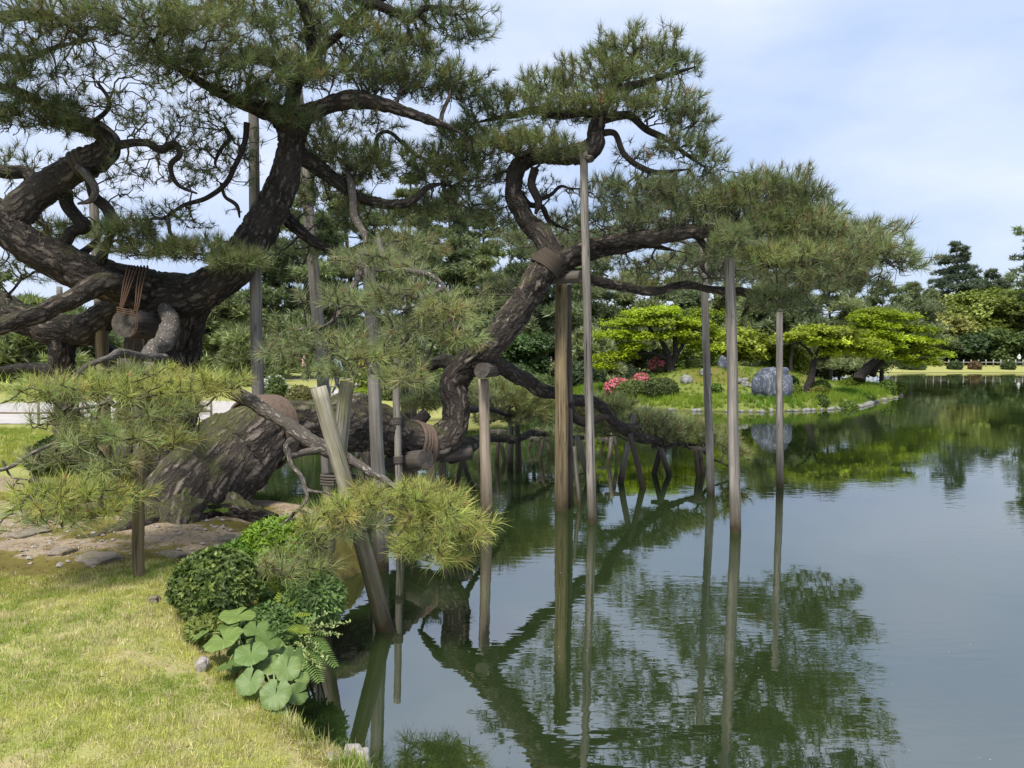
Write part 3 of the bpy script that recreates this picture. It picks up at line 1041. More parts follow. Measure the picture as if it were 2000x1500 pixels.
def build_limbs(tree, rows, mats):
    out = []
    for i, (name, mat, ctrl) in enumerate(rows):
        pts, rad = px_limb(ctrl, 0.10 if ctrl[0][3] > 60 else 0.35, i + 1)
        limb_part(name, tree, pts, rad, mat, i)
        out.append((pts, rad))
    return out

B_, BF, BG, BL = M_bark, M_bark_fine, M_bark_grey, M_bark_lean
pine_a = thing('pine_tree', 'massive old black pine with thick dark limbs spreading low from a short upright trunk', 'pine tree', tuple(G(310, 930, 0.6)))
limbs_a = build_limbs(pine_a, [
    ('trunk', BL, [(318, 960, 10.3, 171), (312, 880, 10.2, 144), (308, 780, 10.1, 124), (308, 700, 10.1, 115), (315, 630, 10.1, 115), (320, 570, 10.0, 108), (318, 545, 10.0, 81)]),
    ('limb', B_, [(330, 920, 10.5, 90), (358, 780, 10.4, 62), (362, 690, 10.35, 52), (368, 620, 10.3, 60), (382, 570, 10.1, 70)]),
    ('limb', B_, [(365, 570, 9.9, 70), (300, 572, 9.8, 86), (240, 560, 9.6, 82), (150, 528, 9.4, 72), (65, 483, 9.2, 67), (10, 440, 9.1, 64), (-50, 380, 9.0, 49), (-120, 300, 8.9, 33)]),
    ('limb', B_, [(10, 440, 9.15, 62), (70, 378, 9.2, 62), (130, 338, 9.2, 57), (190, 308, 9.2, 54), (214, 283, 9.15, 43), (190, 255, 9.1, 36), (140, 236, 9.0, 31), (85, 205, 8.8, 25), (20, 175, 8.6, 18), (-60, 150, 8.4, 12)]),
    ('limb', B_, [(300, 585, 9.9, 90), (360, 578, 9.8, 86), (420, 552, 9.7, 75), (465, 510, 9.6, 69), (505, 450, 9.5, 67), (538, 390, 9.5, 64), (562, 320, 9.5, 54), (566, 265, 9.5, 48), (545, 228, 9.4, 39), (505, 210, 9.2, 31), (450, 190, 9.0, 23), (390, 160, 8.7, 16), (330, 120, 8.3, 11), (280, 60, 8.0, 7)]),
    ('limb', B_, [(566, 275, 9.5, 50), (590, 238, 9.45, 42), (615, 215, 9.4, 34), (660, 196, 9.4, 33), (705, 192, 9.4, 32), (750, 203, 9.4, 26), (800, 222, 9.4, 20), (850, 240, 9.5, 15), (905, 262, 9.6, 10)]),
    ('limb', BF, [(560, 250, 9.5, 34), (575, 180, 9.4, 28), (605, 110, 9.3, 24), (600, 40, 9.1, 20), (570, -40, 8.9, 16), (600, -130, 8.8, 9)]),
    ('limb', BF, [(600, 120, 9.3, 20), (660, 70, 9.3, 16), (720, 10, 9.3, 15), (790, -30, 9.4, 10)]),
    ('limb', BF, [(640, -90, 9.3, 26), (680, -15, 9.3, 22), (745, 15, 9.3, 20), (800, 36, 9.4, 18), (830, 18, 9.4, 14), (870, 15, 9.5, 9)]),
    ('limb', B_, [(575, 300, 9.6, 38), (615, 318, 9.8, 30), (660, 350, 9.9, 25), (700, 382, 10.0, 20), (745, 398, 10.0, 22), (790, 400, 10.0, 20), (815, 385, 10.0, 16), (838, 365, 10.1, 12), (870, 358, 10.2, 8)]),
    ('limb', BG, [(680, 335, 9.9, 12), (688, 380, 9.8, 16), (695, 430, 9.7, 16), (712, 462, 9.6, 14), (712, 500, 9.5, 11)]),
    ('limb', B_, [(540, 405, 9.8, 30), (575, 445, 9.9, 26), (610, 475, 10.0, 22), (650, 490, 10.0, 18), (690, 490, 9.9, 16), (715, 478, 9.8, 12), (760, 470, 9.8, 8)]),
    ('limb', B_, [(260, 560, 9.5, 44), (200, 556, 9.2, 42), (140, 580, 9.0, 37), (75, 610, 8.8, 36), (10, 632, 8.6, 34), (-80, 655, 8.4, 28)]),
    ('limb', B_, [(250, 590, 10.0, 55), (205, 615, 10.2, 60), (180, 640, 10.3, 62), (125, 650, 10.4, 60), (60, 622, 10.5, 55), (5, 590, 10.6, 44), (-60, 560, 10.7, 30)]),
    ('limb', B_, [(120, 640, 10.4, 64), (124, 680, 10.4, 46), (126, 740, 10.4, 38), (130, 820, 10.4, 44), (130, 960, 10.4, 60)]),
    ('limb', BF, [(180, 650, 10.4, 26), (215, 690, 10.5, 28), (265, 720, 10.5, 30)]),
    ('limb', BF, [(126, 725, 10.4, 30), (80, 720, 10.6, 22), (20, 722, 10.9, 16), (-60, 735, 11.2, 12)]),
    ('limb', BF, [(128, 372, 9.3, 26), (132, 400, 9.3, 26), (150, 425, 9.3, 24), (166, 442, 9.3, 24), (140, 452, 9.3, 22), (132, 470, 9.3, 22), (118, 490, 9.35, 22), (116, 525, 9.4, 20)]),
    ('limb', BF, [(118, 490, 9.35, 20), (150, 500, 9.4, 18), (180, 480, 9.5, 14), (200, 455, 9.6, 9)]),
    ('limb', BG, [(152, 325, 9.0, 14), (170, 345, 8.95, 15), (186, 372, 8.95, 14), (178, 392, 8.95, 12), (152, 398, 9.0, 9)]),
    ('limb', BF, [(170, 340, 9.1, 16), (186, 385, 9.1, 20), (215, 410, 9.1, 22), (224, 440, 9.1, 20), (215, 470, 9.1, 16), (200, 510, 9.3, 22), (200, 560, 9.5, 24)]),
    ('limb', BF, [(222, 285, 9.1, 18), (255, 280, 9.0, 15), (285, 278, 8.9, 14), (312, 292, 8.9, 15), (340, 282, 8.8, 13), (350, 305, 8.8, 12), (332, 325, 8.8, 10), (345, 360, 8.8, 8), (385, 378, 8.8, 7)]),
    ('limb', BF, [(482, 240, 9.1, 12), (475, 280, 9.1, 10), (455, 330, 9.1, 10), (440, 360, 9.1, 10), (405, 388, 9.1, 9), (360, 402, 9.1, 8), (320, 425, 9.1, 5)]),
    ('limb', BF, [(432, 358, 9.1, 6), (440, 385, 9.1, 6), (462, 402, 9.1, 7), (468, 425, 9.2, 6)]),
    ('limb', BF, [(440, 250, 9.1, 8), (448, 270, 9.1, 9), (432, 290, 9.1, 8), (420, 318, 9.1, 6), (430, 335, 9.1, 4)]),
    ('limb', BF, [(-70, 30, 8.2, 26), (0, 30, 8.2, 22), (60, 28, 8.2, 22), (110, 34, 8.2, 14), (160, 70, 8.2, 8)]),
    ('limb', BF, [(-60, 180, 8.8, 20), (0, 115, 8.8, 14), (60, 115, 8.7, 12), (110, 92, 8.6, 9), (190, 75, 8.4, 6)]),
    ('limb', BF, [(190, 160, 8.9, 6), (215, 200, 8.9, 8), (180, 240, 9.0, 10), (165, 250, 9.0, 8)]),
    ('limb', BF, [(340, -60, 8.6, 14), (345, 0, 8.6, 13), (362, 14, 8.6, 12), (400, 10, 8.7, 8), (440, -20, 8.8, 6)]),
    ('limb', B_, [(-40, 320, 9.2, 26), (10, 335, 9.2, 26), (50, 338, 9.25, 24), (75, 362, 9.25, 22)]),
    ('limb', BF, [(735, 300, 10.3, 14), (738, 268, 10.3, 9), (760, 260, 10.3, 8), (790, 282, 10.3, 8), (815, 305, 10.3, 7), (850, 318, 10.3, 5)]),
    # the low grey branch that comes forward over the bank
    ('limb', BG, [(326, 600, 9.7, 30), (330, 640, 9.1, 32), (322, 665, 8.5, 32), (298, 690, 7.9, 28), (300, 715, 7.3, 25), (330, 735, 7.0, 26), (400, 752, 6.7, 24), (460, 768, 6.5, 25), (510, 790, 6.4, 26), (560, 825, 6.3, 28), (600, 860, 6.25, 28), (640, 882, 6.2, 26), (690, 905, 6.1, 18), (740, 930, 5.95, 15), (780, 958, 5.85, 12), (812, 990, 5.75, 8)]),
    ('limb', BG, [(628, 878, 6.2, 16), (590, 882, 6.1, 13), (565, 888, 6.0, 13), (560, 870, 6.0, 15), (572, 858, 6.0, 16)]),
    ('limb', BG, [(562, 880, 6.0, 12), (568, 905, 5.95, 9), (584, 930, 5.9, 9), (595, 955, 5.85, 8), (640, 962, 5.8, 5)]),
    ('limb', BG, [(592, 950, 5.85, 7), (600, 972, 5.8, 7), (575, 1005, 5.7, 6), (545, 1030, 5.6, 5), (510, 1045, 5.5, 3.5)]),
    ('limb', BG, [(322, 700, 7.4, 18), (280, 700, 6.9, 18), (240, 690, 6.4, 17), (215, 702, 6.1, 13), (170, 715, 5.9, 10), (140, 740, 5.8, 9)]),
    ('limb', BG, [(310, 725, 7.1, 16), (265, 735, 6.4, 12), (230, 760, 6.0, 9), (190, 790, 5.7, 8), (120, 800, 5.5, 6)]),
    ('limb', BG, [(140, 850, 5.5, 5), (100, 868, 5.4, 7), (60, 890, 5.3, 8), (20, 912, 5.2, 8), (-40, 915, 5.1, 8), (-140, 900, 5.2, 12), (-260, 880, 5.6, 20)]),
    ('limb', BG, [(5, 900, 5.2, 5), (22, 930, 5.2, 4), (60, 938, 5.2, 3)]),
    ('limb', BG, [(740, 470, 8.6, 10), (760, 520, 7.6, 12), (800, 528, 7.0, 11), (850, 545, 6.6, 9), (890, 590, 6.4, 7)]),
    ('limb', BG, [(712, 490, 8.4, 12), (690, 560, 7.4, 12), (650, 630, 6.8, 10), (600, 640, 6.6, 7), (540, 655, 6.5, 5)]),
], None)

pads_a = []
def A(*a, **k): pads_a.append(pad(*a, **k))
N_ = TUFT_NEAR
# upper canopy
for px, py, d, rx, ry, n, t in [
    (60, -40, 8.0, 200, 70, 150, DEEP), (300, -70, 8.4, 200, 70, 150, OLIVE), (560, -110, 8.8, 200, 70, 150, OLIVE), (800, -80, 9.4, 170, 60, 130, DEEP),
    (200, -190, 9.4, 240, 70, 110, DEEP), (620, -230, 9.6, 260, 80, 120, OLIVE),
    (45, 55, 8.0, 120, 50, 130, DEEP), (150, 45, 7.8, 120, 52, 190, OLIVE), (270, 40, 8.0, 130, 55, 200, OLIVE), (380, 75, 8.2, 110, 55, 190, OLIVE), (330, 130, 8.3, 100, 40, 120, DEEP),
    (470, 50, 8.6, 110, 60, 200, OLIVE), (440, 150, 8.6, 120, 45, 190, OLIVE), (520, 130, 8.8, 85, 55, 150, OLIVE), (500, 195, 8.9, 90, 38, 130, DEEP),
    (90, 130, 8.3, 110, 38, 90, DEEP), (15, 150, 8.3, 70, 45, 80, DEEP),
    (80, 225, 8.6, 90, 42, 150, DEEP), (15, 235, 8.6, 60, 50, 80, DEEP), (120, 250, 8.8, 50, 25, 60, DEEP),
    (575, 40, 9.2, 90, 55, 150, OLIVE), (660, 75, 9.3, 110, 60, 210, OLIVE), (600, 150, 9.2, 85, 50, 140, OLIVE), (690, 140, 9.4, 110, 50, 190, OLIVE),
    (740, 55, 9.5, 90, 50, 120, DEEP), (860, 40, 9.6, 95, 50, 160, DEEP), (905, 72, 9.6, 50, 30, 60, DEEP), (800, 100, 9.6, 90, 48, 160, OLIVE), (830, 160, 9.7, 110, 50, 210, OLIVE),
    (760, 170, 9.5, 80, 40, 120, DEEP), (890, 185, 9.8, 75, 45, 120, DEEP), (570, 240, 9.2, 50, 35, 70, DEEP), (630, 265, 9.5, 60, 30, 50, SAGE), (690, 240, 9.7, 90, 30, 60, BLUE),
    ]:
    A(px, py, d, rx * 1.06, ry * 1.08, int(n * 0.8), t, N_ if d < 8.3 else TUFT_MID, lump=0.75, shell=0.3)
# airy twigs with few needles, seen against the sky
for px, py, d, rx, ry, n in [(300, 230, 9.0, 140, 60, 90), (180, 190, 8.9, 110, 50, 70), (380, 280, 9.1, 100, 50, 80), (300, 330, 9.0, 120, 45, 80), (420, 330, 9.1, 80, 60, 60), (60, 320, 9.4, 90, 60, 70),
    (200, 370, 9.4, 90, 50, 40), (340, 420, 9.3, 120, 40, 80), (90, 430, 9.8, 100, 50, 60), (480, 300, 9.6, 50, 60, 40), (60, 520, 10.4, 80, 40, 70), (640, 420, 10.3, 110, 60, 80), (250, 130, 8.8, 120, 50, 70), (400, 220, 9.0, 80, 40, 60)]:
    A(px, py, d, rx, ry, n, DEEP, TUFT_THIN, low=-0.9, shell=0.1)
# middle pads
for px, py, d, rx, ry, n, t in [(255, 455, 9.0, 60, 30, 110, DEEP), (300, 490, 9.2, 90, 28, 110, OLIVE), (390, 495, 9.1, 90, 32, 130, OLIVE), (470, 515, 9.0, 70, 28, 90, OLIVE), (60, 470, 10.2, 80, 26, 60, OLIVE), (130, 455, 10.2, 60, 22, 50, OLIVE),
    (690, 330, 10.0, 90, 50, 150, SAGE), (780, 330, 10.2, 120, 48, 210, OLIVE), (870, 345, 10.3, 75, 45, 120, OLIVE), (640, 300, 9.8, 50, 30, 60, SAGE), (740, 430, 10.3, 110, 45, 150, SAGE), (860, 420, 10.4, 80, 45, 110, OLIVE), (890, 300, 10.2, 70, 35, 70, OLIVE),
    (790, 490, 9.8, 100, 40, 130, SAGE), (940, 340, 10.6, 60, 40, 70, OLIVE), (900, 400, 10.6, 80, 40, 90, SAGE), (960, 440, 10.8, 60, 36, 60, SAGE), (640, 380, 10.4, 80, 40, 80, OLIVE), (560, 500, 10.4, 70, 36, 60, SAGE), (740, 520, 9.4, 80, 30, 90, SAGE)]:
    A(px, py, d, rx, ry, n, t)
# near pads: in the centre, over the water and at the left
for px, py, d, rx, ry, n, t in [(690, 590, 6.7, 80, 30, 55, SAGE), (725, 505, 7.5, 62, 28, 46, SAGE), (800, 530, 7.2, 60, 24, 36, SAGE), (780, 590, 6.6, 90, 42, 75, SAGE), (870, 620, 6.4, 85, 50, 85, PALE), (900, 670, 6.3, 50, 35, 40, PALE), (800, 650, 6.4, 80, 35, 55, SAGE),
    (620, 670, 6.6, 100, 34, 70, SAGE), (560, 690, 6.5, 55, 22, 25, SAGE), (720, 700, 6.3, 90, 36, 65, PALE), (780, 745, 6.2, 60, 32, 45, PALE), (660, 725, 6.4, 70, 28, 40, SAGE),
    (850, 1000, 5.7, 85, 52, 100, YEL), (900, 1040, 5.6, 50, 50, 65, YEL), (830, 1060, 5.6, 75, 42, 80, YEL), (870, 1085, 5.55, 55, 30, 45, YEL), (810, 960, 5.8, 45, 26, 35, YEL),
    (720, 980, 5.75, 60, 34, 55, YEL), (650, 1005, 5.7, 65, 28, 45, YEL), (690, 1020, 5.65, 60, 28, 40, PALE), (630, 1050, 5.6, 55, 30, 35, PALE), (560, 1100, 5.35, 75, 26, 45, PALE), (620, 1110, 5.4, 50, 26, 30, PALE),
    (70, 765, 5.6, 70, 32, 50, YEL), (140, 775, 5.7, 70, 26, 45, PALE), (300, 765, 6.1, 95, 38, 75, YEL), (400, 760, 6.2, 85, 42, 80, YEL), (250, 730, 6.3, 50, 22, 26, PALE), (200, 755, 5.9, 55, 26, 30, YEL), (330, 800, 6.0, 80, 24, 40, PALE),
    (190, 850, 5.6, 75, 40, 55, PALE), (270, 850, 5.7, 70, 36, 45, PALE), (340, 865, 5.8, 55, 26, 26, YEL), (130, 890, 5.5, 60, 24, 26, SAGE), (120, 820, 5.6, 50, 22, 20, PALE), (230, 905, 5.5, 60, 22, 24, PALE),
    (90, 970, 5.25, 75, 30, 60, YEL), (190, 965, 5.3, 85, 28, 65, YEL), (130, 1010, 5.2, 85, 26, 45, PALE), (230, 990, 5.3, 50, 22, 22, YEL)]:
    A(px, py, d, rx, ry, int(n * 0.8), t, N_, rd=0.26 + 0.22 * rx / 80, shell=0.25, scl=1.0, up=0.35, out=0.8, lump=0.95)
pine(pine_a, limbs_a, pads_a)

pine_b = thing('pine_tree', 'leaning old pine whose mossy trunk lies over the pond and rises above the water', 'pine tree', tuple(G(330, 1000, 0.6)))
limbs_b = build_limbs(pine_b, [
    ('trunk', BL, [(290, 1085, 7.3, 179), (338, 1020, 7.45, 174), (395, 945, 7.65, 171), (448, 888, 7.95, 158), (505, 850, 8.25, 133), (560, 838, 8.6, 111), (640, 835, 9.0, 98), (700, 830, 9.4, 105), (760, 850, 9.8, 90), (818, 872, 10.2, 77), (860, 868, 10.4, 68), (886, 836, 10.5, 58), (888, 790, 10.5, 53), (884, 755, 10.5, 53), (900, 722, 10.45, 55), (940, 690, 10.35, 58), (985, 645, 10.3, 56), (1020, 595, 10.3, 54), (1052, 545, 10.3, 56), (1082, 500, 10.3, 55)]),
    ('root', BL, [(345, 1000, 7.5, 120), (285, 1030, 7.05, 70), (225, 1047, 6.8, 44), (150, 1062, 6.5, 22)]),
    ('root', BL, [(420, 965, 7.75, 90), (455, 990, 7.45, 46), (500, 1002, 7.3, 24), (540, 1012, 7.2, 14)]),
    ('root', BL, [(370, 990, 7.4, 110), (352, 1045, 7.0, 46), (330, 1075, 6.7, 20)]),
    ('limb', B_, [(1082, 512, 10.3, 48), (1066, 470, 10.35, 42), (1030, 425, 10.4, 39), (1006, 385, 10.4, 36), (1006, 345, 10.4, 35), (1030, 318, 10.35, 34), (1070, 306, 10.3, 34), (1115, 302, 10.25, 36), (1152, 292, 10.2, 38), (1166, 262, 10.2, 34), (1172, 225, 10.2, 26), (1190, 185, 10.15, 20), (1220, 140, 10.1, 14), (1240, 100, 10.1, 8)]),
    ('limb', BF, [(1166, 262, 10.2, 16), (1200, 262, 10.15, 12), (1218, 300, 10.1, 12), (1250, 325, 10.1, 11), (1285, 336, 10.1, 10), (1350, 330, 10.1, 6)]),
    ('limb', BF, [(1172, 235, 10.2, 18), (1225, 225, 10.2, 16), (1262, 255, 10.15, 14), (1305, 275, 10.1, 11), (1350, 310, 10.1, 7), (1380, 330, 10.1, 4)]),
    ('limb', BF, [(1175, 220, 10.2, 16), (1130, 222, 10.2, 18), (1085, 226, 10.25, 18), (1045, 215, 10.3, 15), (985, 225, 10.3, 10), (930, 240, 10.3, 6)]),
    ('limb', BF, [(1195, 175, 10.15, 14), (1240, 165, 10.1, 14), (1290, 150, 10.1, 12), (1330, 140, 10.1, 8), (1360, 130, 10.1, 5)]),
    ('limb', BF, [(1032, 322, 10.35, 18), (1000, 290, 10.3, 14), (950, 275, 10.3, 11), (900, 265, 10.3, 7)]),
    ('limb', BF, [(1044, 330, 10.3, 18), (1038, 365, 10.25, 17), (1052, 395, 10.25, 16), (1046, 418, 10.25, 12)]),
    ('limb', BF, [(1052, 390, 10.3, 10), (1075, 380, 10.3, 8), (1095, 365, 10.3, 7), (1120, 372, 10.3, 4)]),
    ('limb', BF, [(1015, 375, 10.5, 14), (1035, 400, 10.6, 12), (1060, 405, 10.6, 11), (1075, 430, 10.6, 9), (1110, 450, 10.6, 6)]),
    ('limb', B_, [(1090, 515, 10.3, 42), (1125, 492, 10.3, 36), (1160, 478, 10.3, 30), (1220, 466, 10.2, 28), (1280, 466, 10.1, 28), (1330, 456, 10.0, 30), (1372, 450, 9.95, 26), (1430, 445, 9.9, 20), (1500, 430, 9.8, 16), (1570, 430, 9.75, 11), (1640, 460, 9.7, 7)]),
    ('limb', B_, [(1092, 520, 10.4, 34), (1150, 500, 10.4, 24), (1210, 487, 10.4, 20), (1260, 478, 10.4, 14), (1320, 490, 10.4, 8)]),
    ('limb', BF, [(1420, 450, 9.9, 14), (1480, 500, 9.8, 14), (1530, 520, 9.7, 13), (1600, 510, 9.6, 10), (1680, 500, 9.55, 7), (1740, 510, 9.5, 4)]),
    ('limb', BF, [(1380, 452, 9.95, 18), (1420, 470, 12.0, 15), (1490, 495, 15.0, 11), (1560, 515, 18.5, 6)]),
    ('limb', BF, [(1360, 456, 10.0, 14), (1380, 490, 10.0, 12), (1370, 520, 10.0, 9), (1390, 545, 10.0, 6)]),
    ('limb', B_, [(1098, 530, 10.35, 32), (1130, 540, 10.35, 26), (1175, 552, 10.4, 20), (1230, 562, 10.45, 17), (1285, 566, 10.5, 18), (1340, 556, 10.5, 16), (1390, 566, 10.5, 16), (1440, 568, 10.5, 18), (1480, 575, 10.4, 15), (1520, 590, 10.3, 9)]),
    ('limb', BF, [(1470, 575, 10.45, 13), (1460, 600, 10.45, 9), (1448, 620, 10.45, 6)]),
    ('limb', B_, [(945, 700, 10.4, 34), (985, 720, 10.6, 32), (1025, 738, 10.8, 30), (1060, 764, 11.1, 28), (1110, 778, 11.5, 26), (1160, 786, 11.9, 23), (1188, 800, 12.2, 22), (1205, 825, 12.5, 21), (1240, 848, 12.8, 18), (1280, 862, 13.6, 16), (1325, 866, 14.1, 13), (1368, 872, 14.3, 9), (1385, 890, 14.2, 6), (1430, 915, 14.0, 4)]),
    ('limb', BF, [(1110, 785, 11.2, 20), (1124, 815, 11.3, 18), (1145, 825, 11.4, 16), (1180, 815, 11.5, 12), (1196, 830, 11.6, 8)]),
    ('limb', BL, [(880, 885, 10.5, 44), (915, 870, 11.2, 32), (950, 856, 12.6, 17), (1010, 858, 14.3, 14), (1045, 845, 15.2, 12), (1090, 852, 16.0, 9), (1150, 858, 16.5, 6)]),
    ('limb', B_, [(896, 715, 10.5, 34), (862, 708, 10.7, 24), (838, 722, 10.9, 18), (815, 745, 11.0, 12)]),
    ('limb', BF, [(900, 800, 10.7, 20), (915, 800, 11.6, 14), (960, 800, 13.0, 10), (1000, 812, 14.1, 9), (1040, 800, 14.6, 6)]),
    ('limb', BF, [(800, 850, 10.3, 30), (815, 825, 10.4, 26), (832, 808, 10.5, 24)]),
], None)
pads_b = []
def Bp(*a, **k): pads_b.append(pad(*a, **k))
for px, py, d, rx, ry, n, t in [
    (1235, 100, 10.1, 100, 38, 170, OLIVE), (1310, 130, 10.1, 62, 35, 90, DEEP), (1160, 140, 10.1, 85, 36, 130, OLIVE), (1080, 170, 10.2, 80, 36, 120, OLIVE), (1230, 160, 10.0, 90, 35, 110, OLIVE),
    (1000, 205, 10.2, 85, 40, 130, OLIVE), (950, 240, 10.2, 60, 40, 80, DEEP), (1100, 220, 10.1, 90, 36, 130, OLIVE), (1190, 210, 10.0, 100, 34, 150, OLIVE), (1290, 215, 10.0, 90, 40, 140, OLIVE), (1350, 240, 10.05, 45, 35, 60, DEEP),
    (1340, 290, 10.0, 70, 40, 90, BLUE), (1385, 320, 10.0, 40, 40, 40, BLUE), (960, 290, 10.1, 80, 36, 120, OLIVE), (1040, 285, 10.0, 90, 38, 150, OLIVE), (1085, 305, 10.0, 50, 22, 50, DEEP), (900, 265, 10.2, 60, 28, 60, OLIVE),
    (1250, 385, 10.1, 100, 40, 130, BLUE), (1340, 380, 10.0, 90, 42, 120, BLUE), (1180, 370, 10.2, 60, 30, 60, BLUE), (1390, 400, 9.9, 60, 40, 70, SAGE), (1300, 430, 10.0, 90, 30, 90, BLUE), (1200, 430, 10.3, 80, 30, 70, BLUE),
    (1490, 370, 9.8, 95, 42, 170, OLIVE), (1560, 385, 9.75, 60, 35, 80, DEEP), (1440, 400, 9.8, 60, 38, 80, SAGE), (1530, 420, 9.7, 80, 34, 110, OLIVE), (1600, 450, 9.6, 80, 38, 130, SAGE), (1480, 450, 9.7, 90, 32, 110, OLIVE),
    (1670, 480, 9.5, 80, 36, 120, SAGE), (1740, 500, 9.5, 65, 38, 90, SAGE), (1780, 520, 9.5, 35, 25, 30, SAGE), (1560, 500, 9.5, 100, 34, 140, PALE), (1490, 510, 9.5, 65, 28, 70, PALE), (1640, 530, 9.5, 90, 32, 110, SAGE), (1580, 560, 9.7, 90, 28, 80, SAGE), (1690, 560, 9.7, 55, 22, 40, BLUE),
    (1420, 480, 9.7, 40, 22, 30, SAGE), (1430, 468, 9.1, 50, 30, 55, OLIVE), (1400, 500, 9.2, 30, 22, 22, DEEP), (1520, 580, 10.3, 70, 24, 70, SAGE), (1500, 600, 10.2, 40, 16, 26, SAGE)]:
    Bp(px, py, d, rx * 1.04, ry * 1.06, int(n * 1.0), t, lump=0.7, shell=0.35)
# the far side of the canopy, hidden by the near pads and seen in the water
for px, py, d, rx, ry, n, t in [(1480, 470, 14.5, 110, 34, 120, DEEP), (1580, 490, 16, 120, 32, 150, DEEP), (1630, 520, 18.5, 90, 28, 130, DEEP), (1530, 530, 19.5, 110, 28, 150, DEEP), (1480, 400, 13, 90, 34, 100, DEEP), (1300, 420, 14, 120, 36, 120, DEEP), (1400, 500, 17, 90, 26, 110, DEEP), (1330, 520, 19, 100, 24, 120, OLIVE), (1220, 470, 16, 100, 30, 120, DEEP), (1130, 500, 18, 90, 30, 110, OLIVE), (1060, 470, 15, 90, 36, 100, DEEP), (1600, 545, 21, 90, 22, 130, DEEP), (1540, 440, 15, 100, 30, 120, OLIVE), (1440, 545, 20, 80, 20, 100, DEEP), (1250, 560, 20, 90, 20, 90, OLIVE), (1650, 470, 14, 80, 28, 100, OLIVE)]:
    Bp(px, py, d, rx, ry, int(n * 1.8), t, rd=1.5, scl=1.5)
for px, py, d, rx, ry, n in [(1120, 420, 10.6, 90, 50, 60), (1250, 520, 10.6, 120, 32, 70), (1400, 530, 10.3, 90, 28, 40), (960, 400, 10.8, 60, 60, 40), (940, 330, 10.6, 70, 40, 50), (980, 560, 10.8, 60, 50, 60), (1250, 300, 10.2, 60, 30, 30), (1560, 600, 10.0, 80, 22, 30), (1330, 350, 10.3, 80, 30, 50), (1040, 360, 10.8, 60, 40, 40)]:
    Bp(px, py, d, rx, ry, n, DEEP, TUFT_THIN, low=-0.9, shell=0.1)
for px, py, d, rx, ry, n, t in [(985, 775, 14.2, 78, 38, 210, PALE), (1050, 790, 14.4, 56, 34, 120, PALE), (930, 785, 13.6, 45, 32, 70, SAGE), (1000, 815, 14.3, 80, 20, 80, SAGE), (1135, 805, 13.2, 55, 26, 60, PALE), (1195, 790, 13.0, 55, 22, 55, PALE), (1180, 838, 13.2, 60, 22, 50, SAGE), (1265, 822, 13.6, 75, 28, 90, SAGE), (1330, 832, 14.1, 60, 26, 80, PALE),
    (1290, 852, 13.9, 70, 16, 40, SAGE), (1400, 858, 14.2, 45, 24, 55, PALE), (1432, 878, 14.2, 32, 22, 30, PALE), (1100, 845, 15.6, 60, 18, 40, SAGE), (860, 770, 11.3, 50, 24, 35, SAGE), (820, 790, 11.2, 50, 22, 35, PALE)]:
    Bp(px, py, d, rx, ry, int(n * 1.7), t, TUFT_MID, rd=0.45, low=-0.7, shell=0.25, scl=1.2, lump=0.7)
pine(pine_b, limbs_b, pads_b)
